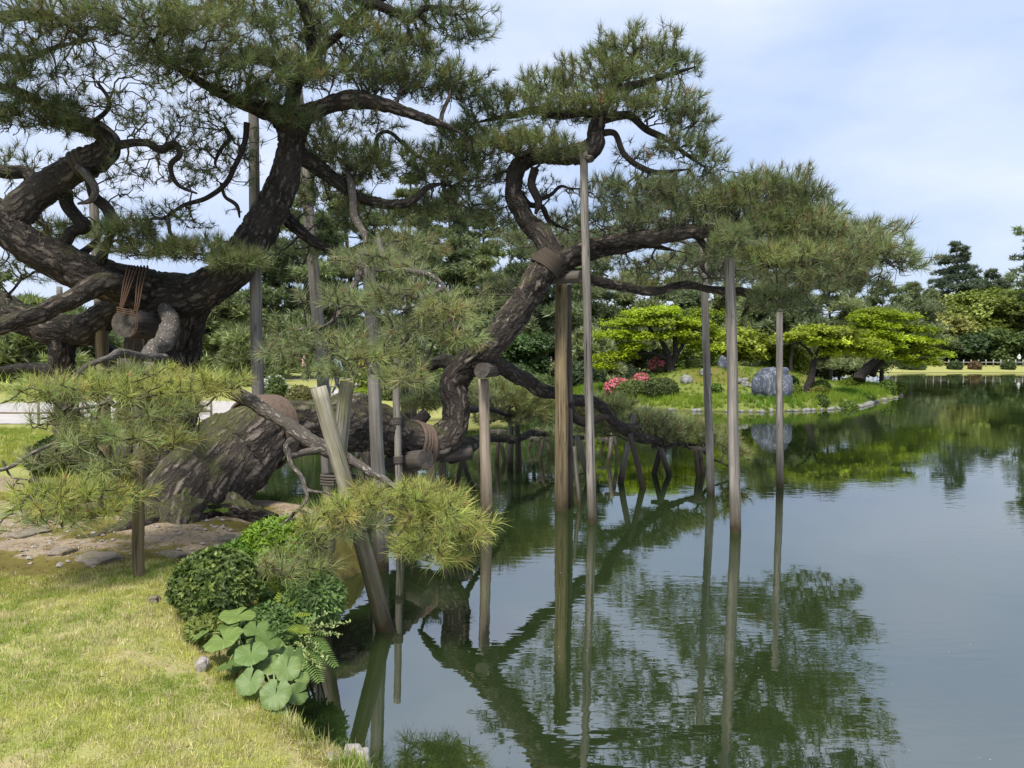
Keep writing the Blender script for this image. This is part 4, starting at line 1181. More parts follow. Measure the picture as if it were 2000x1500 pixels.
# ------------------------------------------------------------------ background trees
def far_tree(name, label, cat, px, d, top_py, half_px, kind='pine', tint=DEEP, low=0.3, lean=0.0, base_z=None, dens=1.0, group=None, trunk_px=None, seed=0):
    x = (px - 1000.0) / F * d
    y = d * FWD[1]
    z = base_z if base_z is not None else land_z(x, y)
    H = P(px, top_py, d)[2] - z
    W = half_px * d / F
    t = thing(name, label, cat, (x, y, z), group)
    r0 = trunk_px * d / F / 2 if trunk_px else max(0.12, H * 0.02)
    r = np.random.default_rng(900 + seed)
    n = 14
    s = np.linspace(0, 1, n)
    bend = np.cumsum(r.normal(0, 0.045, (n, 2)), 0) * H * 0.1
    c = np.c_[x + bend[:, 0] - bend[0, 0] + lean * s ** 1.5 * H, y + bend[:, 1] - bend[0, 1], z - 0.15 + s * (H * 0.96)]
    rad = r0 * (1 - 0.85 * s) * (1 + 0.5 * np.exp(-s * 25))
    v, q, b = tube(c, rad, 10, bark_disp(0.25, 0, 1), True, seed)
    Buf().add(v, q, bark=b).build('trunk', M_bark_far, t, smooth=True)
    crown, wood = Buf(), Buf()
    near = d < 70
    if kind == 'pine':
        lv = int(r.integers(11, 14)); arms = 3
    elif kind == 'cedar':
        lv = 15; arms = 4
    else:
        lv = 8; arms = 4
    for i in range(lv):
        f = (i + 0.5) / lv
        h = low + (1 - low) * f
        prof = {'pine': (1 - f) ** 0.55 * (0.75 + 0.3 * r.uniform()), 'cedar': (1 - f) ** 0.8 * 0.95 + 0.1, 'broad': math.sqrt(max(0.06, 1 - (2 * f - 0.85) ** 2 * 0.8))}[kind]
        base = np.array([np.interp(h, s, c[:, k]) for k in range(3)])
        na = arms if f < 0.9 else 2
        a0 = r.uniform(0, 6.28)
        for j in range(na):
            a = a0 + j * 6.283 / na + r.normal(0, 0.35)
            L = W * prof * r.uniform(0.55, 1.05)
            tip = base + np.array([math.cos(a) * L, math.sin(a) * L, (0.02 + 0.12 * r.normal()) * L + (0.18 * L if kind == 'broad' else 0)])
            mid = (base + tip) / 2 + r.normal(0, 0.06 * L, 3)
            pts = np.array([base, mid, tip])
            vv, qq, bb = tube(catmull(pts, L / 4), np.linspace(max(0.03, r0 * 0.3 * (1 - f * .6)), 0.02, len(catmull(pts, L / 4))), 5, None, False)
            wood.add(vv, qq, bark=bb)
            for e, (ctr, sc) in enumerate(((tip, 1.0), (mid * 0.6 + tip * 0.4, 0.8))):
                R = np.array([max(0.6, L * 0.55), max(0.6, L * 0.55), max(0.34, {'pine': 0.24, 'cedar': 0.12, 'broad': 0.32}[kind] * L)]) * sc * r.uniform(0.8, 1.2)
                m = int(dens * (33 if near else 19) * max(0.6, min(2.2, R[0])) * ((1.9 if near else 1.3) if kind == 'broad' else 1.0))
                p, dd = dome(ctr, R, m, seed * 13 + i * 5 + j, -0.35, 0.3, 0.5)
                tt = np.array(tint) * (1 + 0.2 * r.normal()) * (1 + 0.13 * r.normal(size=(len(p), 1)))
                if kind == 'broad':
                    strew(crown, BROAD_FAR, p, dd * 0.5 + [0, 0, 1.0], (0.62 if near else 1.25) * r.uniform(0.8, 1.2, len(p)), tt)
                else:
                    strew(crown, TUFT_FAR if near else TUFT_VFAR, p, dd * 0.7 + [0, 0, 0.6], r.uniform(0.8, 1.25, len(p)), tt)
    wood.build('bough', M_bark_far, t, smooth=True)['kind'] = 'stuff'
    crown.build('crown', [M_leaf] if kind == 'broad' else [M_needle, M_bark_far, M_bark_far], t)['kind'] = 'stuff'
    return t

PINE_G = 'dark pines standing behind the pond'
FT = [
    # px, d, top, half width, kind, tint, low, label
    (-60, 34, 500, 120, 'pine', OLIVE, 0.15, 'low olive pine behind the lawn at the picture edge, left of the pale path'),
    (60, 32, 575, 95, 'pine', OLIVE, 0.12, 'low spreading pine behind the bowl-shaped limb'),
    (165, 36, 600, 80, 'pine', DEEP, 0.12, 'small dark pine just left of the short upright trunk, across the lawn'),
    (330, 46, 560, 110, 'pine', DEEP, 0.15, 'dark pine seen behind the short upright trunk'),
    (430, 42, 545, 100, 'pine', OLIVE, 0.12, 'olive pine seen under the rising dark limb'),
    (520, 50, 430, 120, 'pine', OLIVE, 0.12, 'tall layered pine behind the tall post beside the rising limb'),
    (598, 49, 370, 120, 'pine', DEEP, 0.22, 'tall dark pine behind the leaning pole'),
    (690, 54, 330, 130, 'pine', OLIVE, 0.15, 'broad tall pine behind the drooping middle needles'),
    (800, 57, 320, 120, 'pine', OLIVE, 0.15, 'tall pine between the two great canopies'),
    (885, 60, 360, 85, 'pine', DEEP, 0.5, 'slim pine with a bare pale trunk showing against the sky gap'),
    (935, 62, 395, 95, 'pine', OLIVE, 0.2, 'pine filling the gap between the two great crowns'),
    (945, 52, 470, 90, 'pine', OLIVE, 0.12, 'bushy pine behind the steep mossy limb'),
    (1045, 50, 430, 125, 'pine', DEEP, 0.25, 'dark pine with a straight trunk beside the clipped hedge'),
    (1140, 54, 460, 110, 'pine', DEEP, 0.15, 'grey green pine behind the tall slim pole'),
    (1240, 57, 520, 110, 'pine', OLIVE, 0.12, 'dense pine behind the lime green maple'),
    (1335, 60, 520, 95, 'pine', DEEP, 0.3, 'pine whose forked trunk shows above the lime maple'),
    (1430, 54, 545, 80, 'pine', OLIVE, 0.3, 'thin pine rising behind the stout grey pole'),
    (1500, 47, 545, 85, 'pine', OLIVE, 0.42, 'open pine with crooked bare stems on the island slope'),
    (1545, 45, 560, 70, 'pine', DEEP, 0.45, 'island pine with two thick straight trunks behind the boulder'),
    (1620, 56, 520, 95, 'pine', OLIVE, 0.2, 'olive pine behind the middle maple'),
    (1720, 66, 540, 90, 'pine', BLUE, 0.25, 'bluish pine behind the end maple'),
    (1780, 100, 545, 55, 'pine', BLUE, 0.25, 'thin far pine left of the tall tiered conifer'),
    (1868, 116, 462, 82, 'cedar', (0.10, 0.13, 0.09), 0.3, 'tall tiered conifer standing highest on the far shore'),
    (1930, 120, 520, 90, 'cedar', (0.11, 0.135, 0.09), 0.3, 'spreading conifer right beside the tall tiered one'),
    (1815, 112, 560, 60, 'pine', BLUE, 0.2, 'dark pine filling the gap below the tall tiered conifer'),
    (2098, 100, 400, 104, 'pine', DEEP, 0.45, 'pine reaching in from the picture edge high over the far shore'),
    (2010, 108, 560, 75, 'broad', (0.20, 0.25, 0.05), 0.1, 'yellow green tree at the picture edge above the far fence'),
    (1925, 109, 568, 85, 'broad', (0.21, 0.25, 0.055), 0.12, 'rounded yellow green tree in front of the conifers on the far shore'),
    (1835, 106, 615, 55, 'broad', (0.27, 0.27, 0.08), 0.2, 'small golden green tree beside the end maple'),
    (1870, 104, 655, 55, 'broad', (0.07, 0.11, 0.045), 0.03, 'dark evergreen bush behind the far fence'),
    (1960, 104, 652, 60, 'broad', (0.10, 0.14, 0.045), 0.03, 'broad low bush behind the far fence near the walker'),
    (1790, 103, 660, 45, 'broad', (0.11, 0.12, 0.05), 0.03, 'low brownish bush behind the end maple'),
    (1000, 42, 655, 55, 'broad', (0.07, 0.12, 0.035), 0.1, 'fresh green broadleaf tree beside the straight dark trunk'),
    (1150, 46, 640, 80, 'pine', SAGE, 0.05, 'low cloudy pine left of the lime maple'),
    (1090, 56, 620, 80, 'pine', OLIVE, 0.05, 'low pine between the warm brown log and the slim pole'),
    (760, 46, 640, 80, 'pine', OLIVE, 0.08, 'low pine across the pond behind the crossed logs'),
    (480, 38, 640, 70, 'pine', OLIVE, 0.08, 'low pine beyond the lawn beside the tall post'),
    (860, 47, 610, 80, 'pine', DEEP, 0.1, 'low dark pine behind the upright bend of the leaning trunk'),
    (1390, 56, 600, 80, 'broad', (0.10, 0.14, 0.03), 0.08, 'green tree filling the gap right of the lime maple'),
    (1300, 62, 600, 120, 'pine', DEEP, 0.03, 'dark low pine deep in the shade behind the lime maple'),
    (1640, 66, 610, 90, 'broad', (0.09, 0.12, 0.03), 0.05, 'green tree behind the middle maple crown'),
    (1480, 64, 620, 100, 'pine', DEEP, 0.03, 'dark low pine behind the island boulder'),
    (250, 52, 590, 120, 'pine', DEEP, 0.08, 'dark far pine between limb and ground on the lawn side'),
    (640, 64, 560, 140, 'pine', DEEP, 0.03, 'dark pine deep behind the person in blue'),
    (970, 66, 540, 140, 'pine', DEEP, 0.03, 'dark pine deep behind the straight trunk'),
]
for i, (px, d, top, hw, kind, tint, low, lab) in enumerate(FT):
    far_tree('pine_tree' if kind == 'pine' else 'conifer_tree' if kind == 'cedar' else 'broadleaf_tree', lab, 'tree', px, d, top, hw, kind, tint, low, seed=i, dens=1.2 if d < 70 and px < 1200 else 0.75 if kind == 'cedar' else 1.0, group=PINE_G if kind == 'pine' else 'trees on the far shore',
             lean=-0.18 if px > 2040 else 0.0)

def maple(label, base, ctrl_limbs, sprays, tint, d):
    t = thing('maple_tree', label, 'maple tree', tuple(base), 'lime green maples on the island')
    for i, c in enumerate(ctrl_limbs):
        pts, rad = px_limb(c, 0.3, 300 + i)
        v, q, b = tube(pts, rad, 10, bark_disp(0.2, 0, 1), True, i)
        Buf().add(v, q, bark=b).build('trunk' if i == 0 else 'limb', M_bark_fine, t, smooth=True)
    crown = Buf(); wood = Buf()
    stem_pts = np.vstack([px_limb(c, 0.3, 300 + i)[0] for i, c in enumerate(ctrl_limbs)])
    for k, (px, py, dd, rx, ry, n) in enumerate(sprays):
        c = P(px, py, dd) + rng.normal(0, 0.06, 3); R = np.array([rx * dd / F, rx * dd / F * 0.9, ry * 0.95 * dd / F])
        p, dr = dome(c, R, int(n * 0.9), k + 400, -0.3, 0.15, 0.9)
        tt = np.array(tint) * (1 + 0.2 * rng.normal()) * (1 + 0.14 * rng.normal(size=(len(p), 1)))
        strew(crown, MAPLE, p, dr * 0.45 + [0, 0, 1.0] + rng.normal(0, 0.25, (len(p), 3)), rng.uniform(0.7, 1.25, len(p)), tt)
        s = stem_pts[np.argmin(np.linalg.norm(stem_pts - c, axis=1))]
        e = catmull(np.array([s, (s + c) / 2 + rng.normal(0, 0.12, 3), c - [0, 0, R[2] * 0.4]]), 0.3)
        vv, qq, bb = tube(e, np.linspace(0.035, 0.012, len(e)), 5, None, False)
        wood.add(vv, qq, bark=bb)
    wood.build('bough', M_bark_fine, t, smooth=True)['kind'] = 'stuff'
    crown.build('crown', M_maple, t)['kind'] = 'stuff'
LIME = (0.27, 0.34, 0.018)
maple('lime green maple with flat tiers of leaves above the pink azaleas', G(1315, 742, 1.05),
      [[(1318, 748, 35.5, 22), (1310, 720, 35.5, 17), (1305, 690, 35.5, 12), (1285, 660, 35.4, 8), (1262, 635, 35.3, 5)],
       [(1312, 725, 35.5, 12), (1318, 690, 35.6, 10), (1318, 660, 35.7, 8), (1325, 635, 35.8, 5)],
       [(1300, 700, 35.5, 9), (1272, 690, 35.3, 6), (1240, 692, 35.1, 4), (1210, 700, 35, 3)],
       [(1318, 700, 35.6, 8), (1335, 670, 35.8, 7), (1350, 645, 36, 5), (1380, 650, 36.2, 3)]],
      [(1255, 615, 35.2, 38, 9, 120), (1300, 612, 35.5, 36, 10, 120), (1230, 632, 35.0, 44, 9, 130), (1285, 630, 35.3, 48, 10, 150), (1330, 632, 35.8, 42, 10, 110), (1200, 657, 34.8, 38, 8, 100), (1255, 655, 35.1, 55, 10, 170), (1310, 655, 35.5, 40, 8, 90), (1235, 674, 34.9, 32, 6, 60), (1190, 700, 34.8, 30, 7, 60), (1215, 690, 34.9, 40, 8, 80), (1180, 715, 34.7, 22, 6, 40), (1360, 640, 36.2, 42, 9, 90), (1350, 668, 36.2, 34, 7, 70), (1385, 680, 36.3, 34, 8, 70), (1395, 655, 36.5, 30, 8, 50), (1370, 615, 36.4, 34, 9, 60)], LIME, 35.5)
maple('golden green maple with one leaning dark trunk beside the boulder', G(1580, 764, 0.6),
      [[(1577, 768, 33.0, 17), (1586, 735, 33.0, 14), (1592, 705, 33.0, 12), (1602, 680, 33.0, 9), (1612, 660, 33, 6)], [(1592, 700, 33, 8), (1575, 680, 32.9, 5), (1555, 668, 32.9, 3)], [(1600, 685, 33, 7), (1640, 670, 33.1, 5), (1670, 672, 33.2, 3)]],
      [(1590, 645, 32.9, 44, 8, 130), (1640, 650, 33, 46, 9, 150), (1555, 662, 32.8, 34, 7, 80), (1615, 668, 32.9, 50, 9, 150), (1680, 668, 33.2, 38, 9, 110), (1660, 685, 33.1, 36, 8, 90), (1620, 690, 33, 30, 7, 60), (1700, 690, 33.3, 28, 7, 60)], (0.31, 0.36, 0.03), 33)
maple('large lime maple with twin dark trunks leaning over the tip of the island', G(1683, 742, 0.85),
      [[(1678, 742, 39.0, 24), (1695, 718, 39.0, 18), (1715, 702, 39.0, 14), (1740, 680, 39, 10), (1760, 655, 39, 7)], [(1703, 733, 39.4, 14), (1716, 712, 39.4, 12), (1735, 695, 39.4, 9), (1780, 690, 39.5, 5)], [(1715, 702, 39, 9), (1705, 670, 39, 7), (1700, 640, 39, 5)]],
      [(1720, 608, 39, 40, 9, 120), (1690, 622, 38.8, 34, 9, 90), (1760, 622, 39.2, 40, 10, 130), (1720, 638, 38.8, 50, 10, 160), (1785, 645, 39.3, 36, 10, 120), (1700, 655, 38.7, 44, 9, 120), (1760, 662, 39, 54, 10, 180), (1800, 670, 39.4, 34, 9, 100), (1725, 680, 38.8, 44, 9, 120), (1785, 688, 39.2, 42, 9, 120), (1815, 695, 39.5, 34, 7, 70), (1745, 698, 39, 40, 8, 90), (1795, 705, 39.3, 34, 8, 80), (1840, 690, 39.6, 24, 5, 35)], LIME, 39)
for i, (px, d, top, hw, lab) in enumerate([(1425, 43, 650, 60, 'lime green young maple in the shade behind the stout grey pole'), (1530, 48, 640, 45, 'pale lime maple glimpsed behind the last slim pole')]):
    far_tree('maple_tree', lab, 'maple tree', px, d, top, hw, 'broad', (0.24, 0.28, 0.03), 0.25, seed=80 + i, group='lime green maples on the island', dens=0.8)

# ------------------------------------------------------------------ clipped shrubs, azaleas, hedges
def shrub(name, label, cat, px, base_py, d, rx, h_px, tint, group=None, flowers=None, n=420, squash=1.0, protos=None, lsc=1.0):
    x = (px - 1000) / F * d; y = d * FWD[1]
    z = land_z(x, y)
    rw, h = rx * d / F, h_px * d / F
    t = thing(name, label, cat, (x, y, z), group)
    u = rng.normal(size=(n * 2, 3)); u /= np.linalg.norm(u, axis=1)[:, None]; u = u[u[:, 2] > -0.35][:n]
    lum = 1 + 0.06 * fbm(u * 2.2 + px, 71, 2)
    c = np.array([x, y, z + h * 0.42])
    R = np.array([rw, rw * 0.9, h * 0.58])
    p = c + u * R * lum[:, None] * rng.uniform(0.9, 1.0, (len(u), 1))
    b = Buf()
    strew(b, protos or CLIP_LEAF, p, u + rng.normal(0, 0.25, u.shape), lsc * rng.uniform(0.8, 1.25, len(p)) * (1.2 if d > 30 else 1), np.array(tint) * (1 + 0.16 * rng.normal(size=(len(p), 1))))
    # solid dome with the inner shade painted in, so the leaves are not see-through
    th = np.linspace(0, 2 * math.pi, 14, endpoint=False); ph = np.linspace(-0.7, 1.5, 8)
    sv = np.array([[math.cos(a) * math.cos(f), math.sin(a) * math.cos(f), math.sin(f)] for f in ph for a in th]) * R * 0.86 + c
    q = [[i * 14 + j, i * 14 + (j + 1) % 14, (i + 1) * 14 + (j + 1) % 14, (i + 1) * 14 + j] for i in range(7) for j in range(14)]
    Buf().add(sv, q, tint=np.tile(np.array(tint) * 0.5, (len(sv), 1))).build('inner_dome', M_leaf, t, smooth=True)
    b.build('foliage', M_leaf, t)['kind'] = 'stuff'
    if flowers is not None:
        m = (u[:, 2] > 0.25) | ((u[:, 0] < -0.55) & (u[:, 2] > -0.2))
        m &= rng.uniform(size=len(u)) < flowers[1]
        f = Buf()
        strew(f, BLOSSOM, p[m] + u[m] * 0.05, u[m], rng.uniform(0.8, 1.3, m.sum()), np.array(flowers[0]) * (1 + 0.15 * rng.normal(size=(m.sum(), 1))))
        f.build('blossom', M_leaf, t)['kind'] = 'stuff'
    return t
PINK = ((0.80, 0.22, 0.29), 0.7)
AZ = 'pink azaleas on the island'
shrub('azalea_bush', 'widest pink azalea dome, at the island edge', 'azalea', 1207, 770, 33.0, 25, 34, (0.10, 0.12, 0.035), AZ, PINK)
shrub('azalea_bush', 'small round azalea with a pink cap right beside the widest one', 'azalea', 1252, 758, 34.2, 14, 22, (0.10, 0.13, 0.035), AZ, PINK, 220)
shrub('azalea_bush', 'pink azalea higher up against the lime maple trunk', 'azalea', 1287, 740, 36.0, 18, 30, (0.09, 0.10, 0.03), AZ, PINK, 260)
CL = 'clipped round shrubs on the island'
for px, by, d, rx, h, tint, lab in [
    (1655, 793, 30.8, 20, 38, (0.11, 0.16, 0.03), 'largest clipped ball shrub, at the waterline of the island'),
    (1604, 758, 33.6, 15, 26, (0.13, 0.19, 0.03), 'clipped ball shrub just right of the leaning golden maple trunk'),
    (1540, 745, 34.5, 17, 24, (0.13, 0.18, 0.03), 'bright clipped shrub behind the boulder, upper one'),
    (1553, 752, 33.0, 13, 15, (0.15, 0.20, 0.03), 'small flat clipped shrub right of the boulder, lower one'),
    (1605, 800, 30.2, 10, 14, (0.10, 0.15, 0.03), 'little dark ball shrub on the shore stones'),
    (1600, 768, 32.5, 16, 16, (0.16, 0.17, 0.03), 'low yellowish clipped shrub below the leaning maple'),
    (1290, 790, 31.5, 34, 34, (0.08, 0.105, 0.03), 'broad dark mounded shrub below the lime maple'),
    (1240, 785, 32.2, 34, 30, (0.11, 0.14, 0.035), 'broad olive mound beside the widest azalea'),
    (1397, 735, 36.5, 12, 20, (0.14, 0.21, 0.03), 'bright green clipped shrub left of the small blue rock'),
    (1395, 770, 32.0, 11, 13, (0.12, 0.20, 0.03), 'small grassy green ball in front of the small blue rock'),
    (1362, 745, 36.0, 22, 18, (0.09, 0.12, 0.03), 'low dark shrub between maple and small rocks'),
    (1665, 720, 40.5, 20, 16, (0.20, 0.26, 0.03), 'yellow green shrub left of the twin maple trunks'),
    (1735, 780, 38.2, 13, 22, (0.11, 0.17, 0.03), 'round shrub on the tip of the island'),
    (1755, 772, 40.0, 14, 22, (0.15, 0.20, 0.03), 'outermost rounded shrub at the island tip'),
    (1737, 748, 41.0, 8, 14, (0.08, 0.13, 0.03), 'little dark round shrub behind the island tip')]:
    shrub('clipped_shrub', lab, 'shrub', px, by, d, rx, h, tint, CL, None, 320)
HG = 'clipped shrubs across the pond'
shrub('clipped_shrub', 'broad clipped green dome beside the warm brown log', 'shrub', 1076, 765, 40.0, 30, 38, (0.07, 0.12, 0.03), HG, None, 500)
shrub('clipped_shrub', 'smaller clipped dome behind the broad one, under the walker in black', 'shrub', 1063, 725, 46.5, 18, 14, (0.09, 0.15, 0.03), HG, None, 240)
for px, lab in [(1780, 'clipped shrub on the far bank left of the others'), (1864, 'clipped round shrub on the far bank right below the tall conifer'), (1903, 'reddish low shrub on the far grass bank'), (1968, 'dark round shrub on the far bank near the picture edge')]:
    shrub('clipped_shrub', lab, 'shrub', px, 720, 91, {1780: 24, 1864: 12, 1903: 10, 1968: 11}[px], 14, (0.15, 0.10, 0.05) if px == 1903 else (0.07, 0.10, 0.035), 'shrubs on the far grass bank', None, 200, lsc=2.2)
shrub('azalea_bush', 'white flowering azalea behind the tall post on the lawn', 'azalea', 535, 790, 26.5, 24, 46, (0.10, 0.14, 0.04), None, ((0.6, 0.6, 0.56), 0.14), 360)
shrub('garden_bush', 'loose reddish tipped bush on the far lawn edge behind the crossed logs', 'shrub', 588, 800, 24.5, 28, 32, (0.17, 0.16, 0.06), None, None, 260)
shrub('garden_bush', 'bright yellow green bush behind the upright log tops', 'shrub', 712, 795, 26.0, 22, 22, (0.26, 0.34, 0.03), None, None, 300)
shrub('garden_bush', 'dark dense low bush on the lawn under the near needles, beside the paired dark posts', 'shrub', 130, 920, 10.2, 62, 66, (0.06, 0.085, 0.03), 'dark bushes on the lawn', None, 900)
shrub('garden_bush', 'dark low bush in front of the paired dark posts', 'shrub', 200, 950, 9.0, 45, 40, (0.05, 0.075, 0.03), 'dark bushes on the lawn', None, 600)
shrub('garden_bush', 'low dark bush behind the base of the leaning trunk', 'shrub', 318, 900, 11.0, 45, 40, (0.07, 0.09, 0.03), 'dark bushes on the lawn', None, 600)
for i, (px, by, d, rx, h, tint, lab) in enumerate([
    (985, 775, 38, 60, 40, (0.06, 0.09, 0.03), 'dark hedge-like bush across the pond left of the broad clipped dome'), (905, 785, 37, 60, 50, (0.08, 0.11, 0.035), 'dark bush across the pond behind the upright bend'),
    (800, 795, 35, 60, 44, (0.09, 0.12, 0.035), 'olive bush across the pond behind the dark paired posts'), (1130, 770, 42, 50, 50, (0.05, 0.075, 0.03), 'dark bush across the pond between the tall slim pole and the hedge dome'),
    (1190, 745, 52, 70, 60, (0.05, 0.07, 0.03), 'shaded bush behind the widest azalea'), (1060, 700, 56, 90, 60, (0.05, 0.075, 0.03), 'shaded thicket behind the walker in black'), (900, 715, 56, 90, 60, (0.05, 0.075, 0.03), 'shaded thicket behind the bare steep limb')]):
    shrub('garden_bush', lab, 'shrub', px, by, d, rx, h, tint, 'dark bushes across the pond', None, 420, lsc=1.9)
for i, (px, by, d, rx, h, tint, lab) in enumerate([
    (770, 815, 26.6, 40, 40, (0.15, 0.19, 0.055), 'green bush on the far waterline left of the upright bend'), (850, 813, 27.2, 44, 46, (0.12, 0.16, 0.05), 'green bush on the far waterline behind the upright bend'),
    (930, 808, 28.2, 48, 42, (0.17, 0.20, 0.06), 'green bush on the far waterline behind the short pale post'), (1005, 800, 30.0, 44, 40, (0.12, 0.16, 0.05), 'green bush on the far waterline behind the low sage needles'), (1050, 795, 33.0, 36, 34, (0.10, 0.14, 0.045), 'last green bush on the far waterline before the warm brown log')]):
    shrub('garden_bush', lab, 'shrub', px, by, d, rx, h, tint, 'bushes along the far waterline', None, 520, lsc=1.4)
for i, (px, d, top, hw, lab) in enumerate([(820, 33, 745, 65, 'bright low pine mound across the pond behind the upright bend'), (740, 31, 750, 60, 'bright green low mound behind the broad grey post'), (900, 36, 735, 60, 'low sage pine mound behind the short pale post')]):
    shrub('garden_bush', lab, 'shrub', px, 800, d, hw * 0.8, 50, (0.17, 0.21, 0.05), 'bright bushes across the pond', None, 420, lsc=1.6)

# ------------------------------------------------------------------ stones
def stone(name, label, cat, c, R, mat, seed, group=None, rough=0.22, sides=(20, 12), ridge=0.0):
    th = np.linspace(0, 2 * math.pi, sides[0], endpoint=False); ph = np.linspace(-1.5, 1.5, sides[1])
    u = np.array([[math.cos(a) * math.cos(f), math.sin(a) * math.cos(f), math.sin(f)] for f in ph for a in th])
    sq = np.sign(u) * np.abs(u) ** (0.55 if ridge > 0.4 else 0.75)
    n = fbm(u * 1.3 + seed * 7.7, 81, 4)
    f1, f2, cid = voro(u * 1.5 + seed * 3.1, 5)
    v = sq * (1 + rough * n + ridge * (f2 - f1 - 0.3))[:, None] * np.array(R)
    s0 = sides[0]
    q = [[i * s0 + j, i * s0 + (j + 1) % s0, (i + 1) * s0 + (j + 1) % s0, (i + 1) * s0 + j] for i in range(sides[1] - 1) for j in range(s0)]
    a = seed * 1.7
    v = v @ np.array([[math.cos(a), math.sin(a), 0], [-math.sin(a), math.cos(a), 0], [0, 0, 1]])
    caps = [[j for j in range(s0)][::-1], [(sides[1] - 1) * s0 + j for j in range(s0)]]
    b = Buf().add(v + np.array(c), q, t=[[caps[k][0], caps[k][j], caps[k][j + 1]] for k in (0, 1) for j in range(1, s0 - 1)])
    return tag(b.build(name, mat, None, tuple(c), smooth=True), label, cat, group)

BS = 'pale stones edging the lawn'
for i, (px, py, z, R, lab) in enumerate([
    (690, 1492, 0.34, (0.05, 0.07, 0.07), 'pale bank stone at the lower end of the lawn edge, beside the water'),
    (655, 1488, 0.40, (0.06, 0.05, 0.035), 'flat pale stone half under the grass next to the lowest bank stone'),
    (396, 1272, 0.40, (0.075, 0.055, 0.085), 'upright pale stone at the left of the butterbur leaves'),
    (497, 1368, 0.33, (0.06, 0.05, 0.06), 'grey bank stone between two low butterbur leaves'),
    (520, 1395, 0.26, (0.07, 0.06, 0.08), 'rusty edged bank stone just above the lowest butterbur leaf'),]):
    c = G(px, py, z)
    if px < 480:
        c = G(px, py, 0.55); R = tuple(np.array(R) * 0.62); c[2] = land_z(c[0], c[1]) + R[2] * 0.25
    stone('bank_stone', lab, 'stone', c, R, M_stone, i + 1, BS, 0.45, (26, 16), 0.5)
FS = 'flat stones in the bare earth'
for i, (px, py, rx, lab) in enumerate([(190, 1092, 60, 'long flat stone sunk in the bare earth left of the near post'), (60, 1045, 50, 'grey flat stone under the lowest left needles'), (335, 1080, 36, 'small flat stone in the path of bare earth right of the near post'), (120, 1085, 34, 'small sunk stone beside the long flat one'),
    (445, 1050, 30, 'flat stone near the foot of the leaning trunk'), (300, 1160, 20, 'pebbly stone just behind the near post foot'), (20, 1005, 40, 'flat stone at the picture edge in the bare earth')]):
    c = G(px, py, 0.62); c[2] = land_z(c[0], c[1]) - 0.01
    d = depth(c)
    stone('flat_stone', lab, 'stone', c, (rx * 0.72 * d / F, rx * 0.55 * d / F, 0.04), M_flat, 20 + i, FS, 0.45, (30, 16), 0.45)
# boulder and rocks on the island
c = P(1511, 757, 30.9); c[2] = land_z(c[0], c[1]) + 0.48
stone('boulder', 'big blue grey boulder with white veins on the island shore', 'boulder', c, (0.72, 0.6, 0.78), M_boulder, 3, None, 0.2, (72, 44), 0.55)
IR = 'small rocks on the island slope'
for i, (px, py, d, R, lab) in enumerate([(1340, 758, 33.5, (0.26, 0.22, 0.24), 'rounded grey rock in the grass below the maple'), (1411, 736, 35.5, (0.24, 0.22, 0.36), 'small blue grey rock left of the stout pole'), (1378, 755, 34.0, (0.26, 0.22, 0.2), 'pale low rock behind the slim dark pole'),
    (1440, 758, 33.5, (0.2, 0.18, 0.14), 'pale rubble stone right of the stout pole'), (1456, 760, 33.2, (0.2, 0.16, 0.14), 'second pale rubble stone nearer the boulder'), (1470, 762, 33, (0.15, 0.16, 0.13), 'third rubble stone touching the boulder side'), (1455, 752, 34, (0.16, 0.16, 0.11), 'pale rubble stone topping the little heap')]):
    c = P(px, py, d); c[2] = land_z(c[0], c[1]) + R[2] * 0.45
    stone('island_rock', lab, 'rock', c, R, M_boulder if i == 1 else M_shore, 40 + i, IR, 0.35, (26, 16), 0.4)
# the row of pale stones along the island's waterline
seg = np.vstack([ISLE[1:8], ISLE[8:9]])
ln = np.concatenate([[0], np.cumsum(np.linalg.norm(np.diff(seg, axis=0), axis=1))])
s, k = 1.2, 0
first = None
while s < ln[-1]:
    x = np.interp(s, ln, seg[:, 0]); y = np.interp(s, ln, seg[:, 1])
    R = tuple(np.array((0.13, 0.11, 0.085)) * rng.uniform(0.45, 1.1) * rng.uniform(0.7, 1.35, 3))
    if rng.uniform() < (0.85 if 6 < s < 15 else 0.45):
        stone('shore_stone', 'white shore stone in the row along the waterline of the island', 'stone', (x + rng.normal(0, .04), y - 0.06 + rng.normal(0, .09), 0.03), R, M_shore, 60 + k, 'white stones along the island waterline', 0.25, (12, 8))
    s += R[0] * 2 * rng.uniform(0.95, 1.6) * (1.0 if s < 14 else 1.8); k += 1
# ------------------------------------------------------------------ posts, props, logs, ropes
def log_disp(b, r):
    return r * (0.13 * fbm(b * (6, 6, 1.1), 15, 3) + 0.22 * np.clip(fbm(b * (7, 7, 3.5), 19, 2) - 0.28, 0, 1))

def post_geo(a, b, ra, rb, sides=18, seed=0):
    n = max(8, int(np.linalg.norm(b - a) / 0.09))
    t = np.linspace(0, 1, n)[:, None]
    pts = a * (1 - t) + b * t
    q = np.c_[t[:, 0] * 3, np.full(n, seed * 2.3), np.zeros(n)]
    pts = pts + np.stack([fbm(q, 1), fbm(q, 2), 0 * t[:, 0]], 1) * 0.018 * np.sin(t * math.pi)
    return tube(pts, ra + (rb - ra) * t[:, 0], sides, log_disp, True, seed)

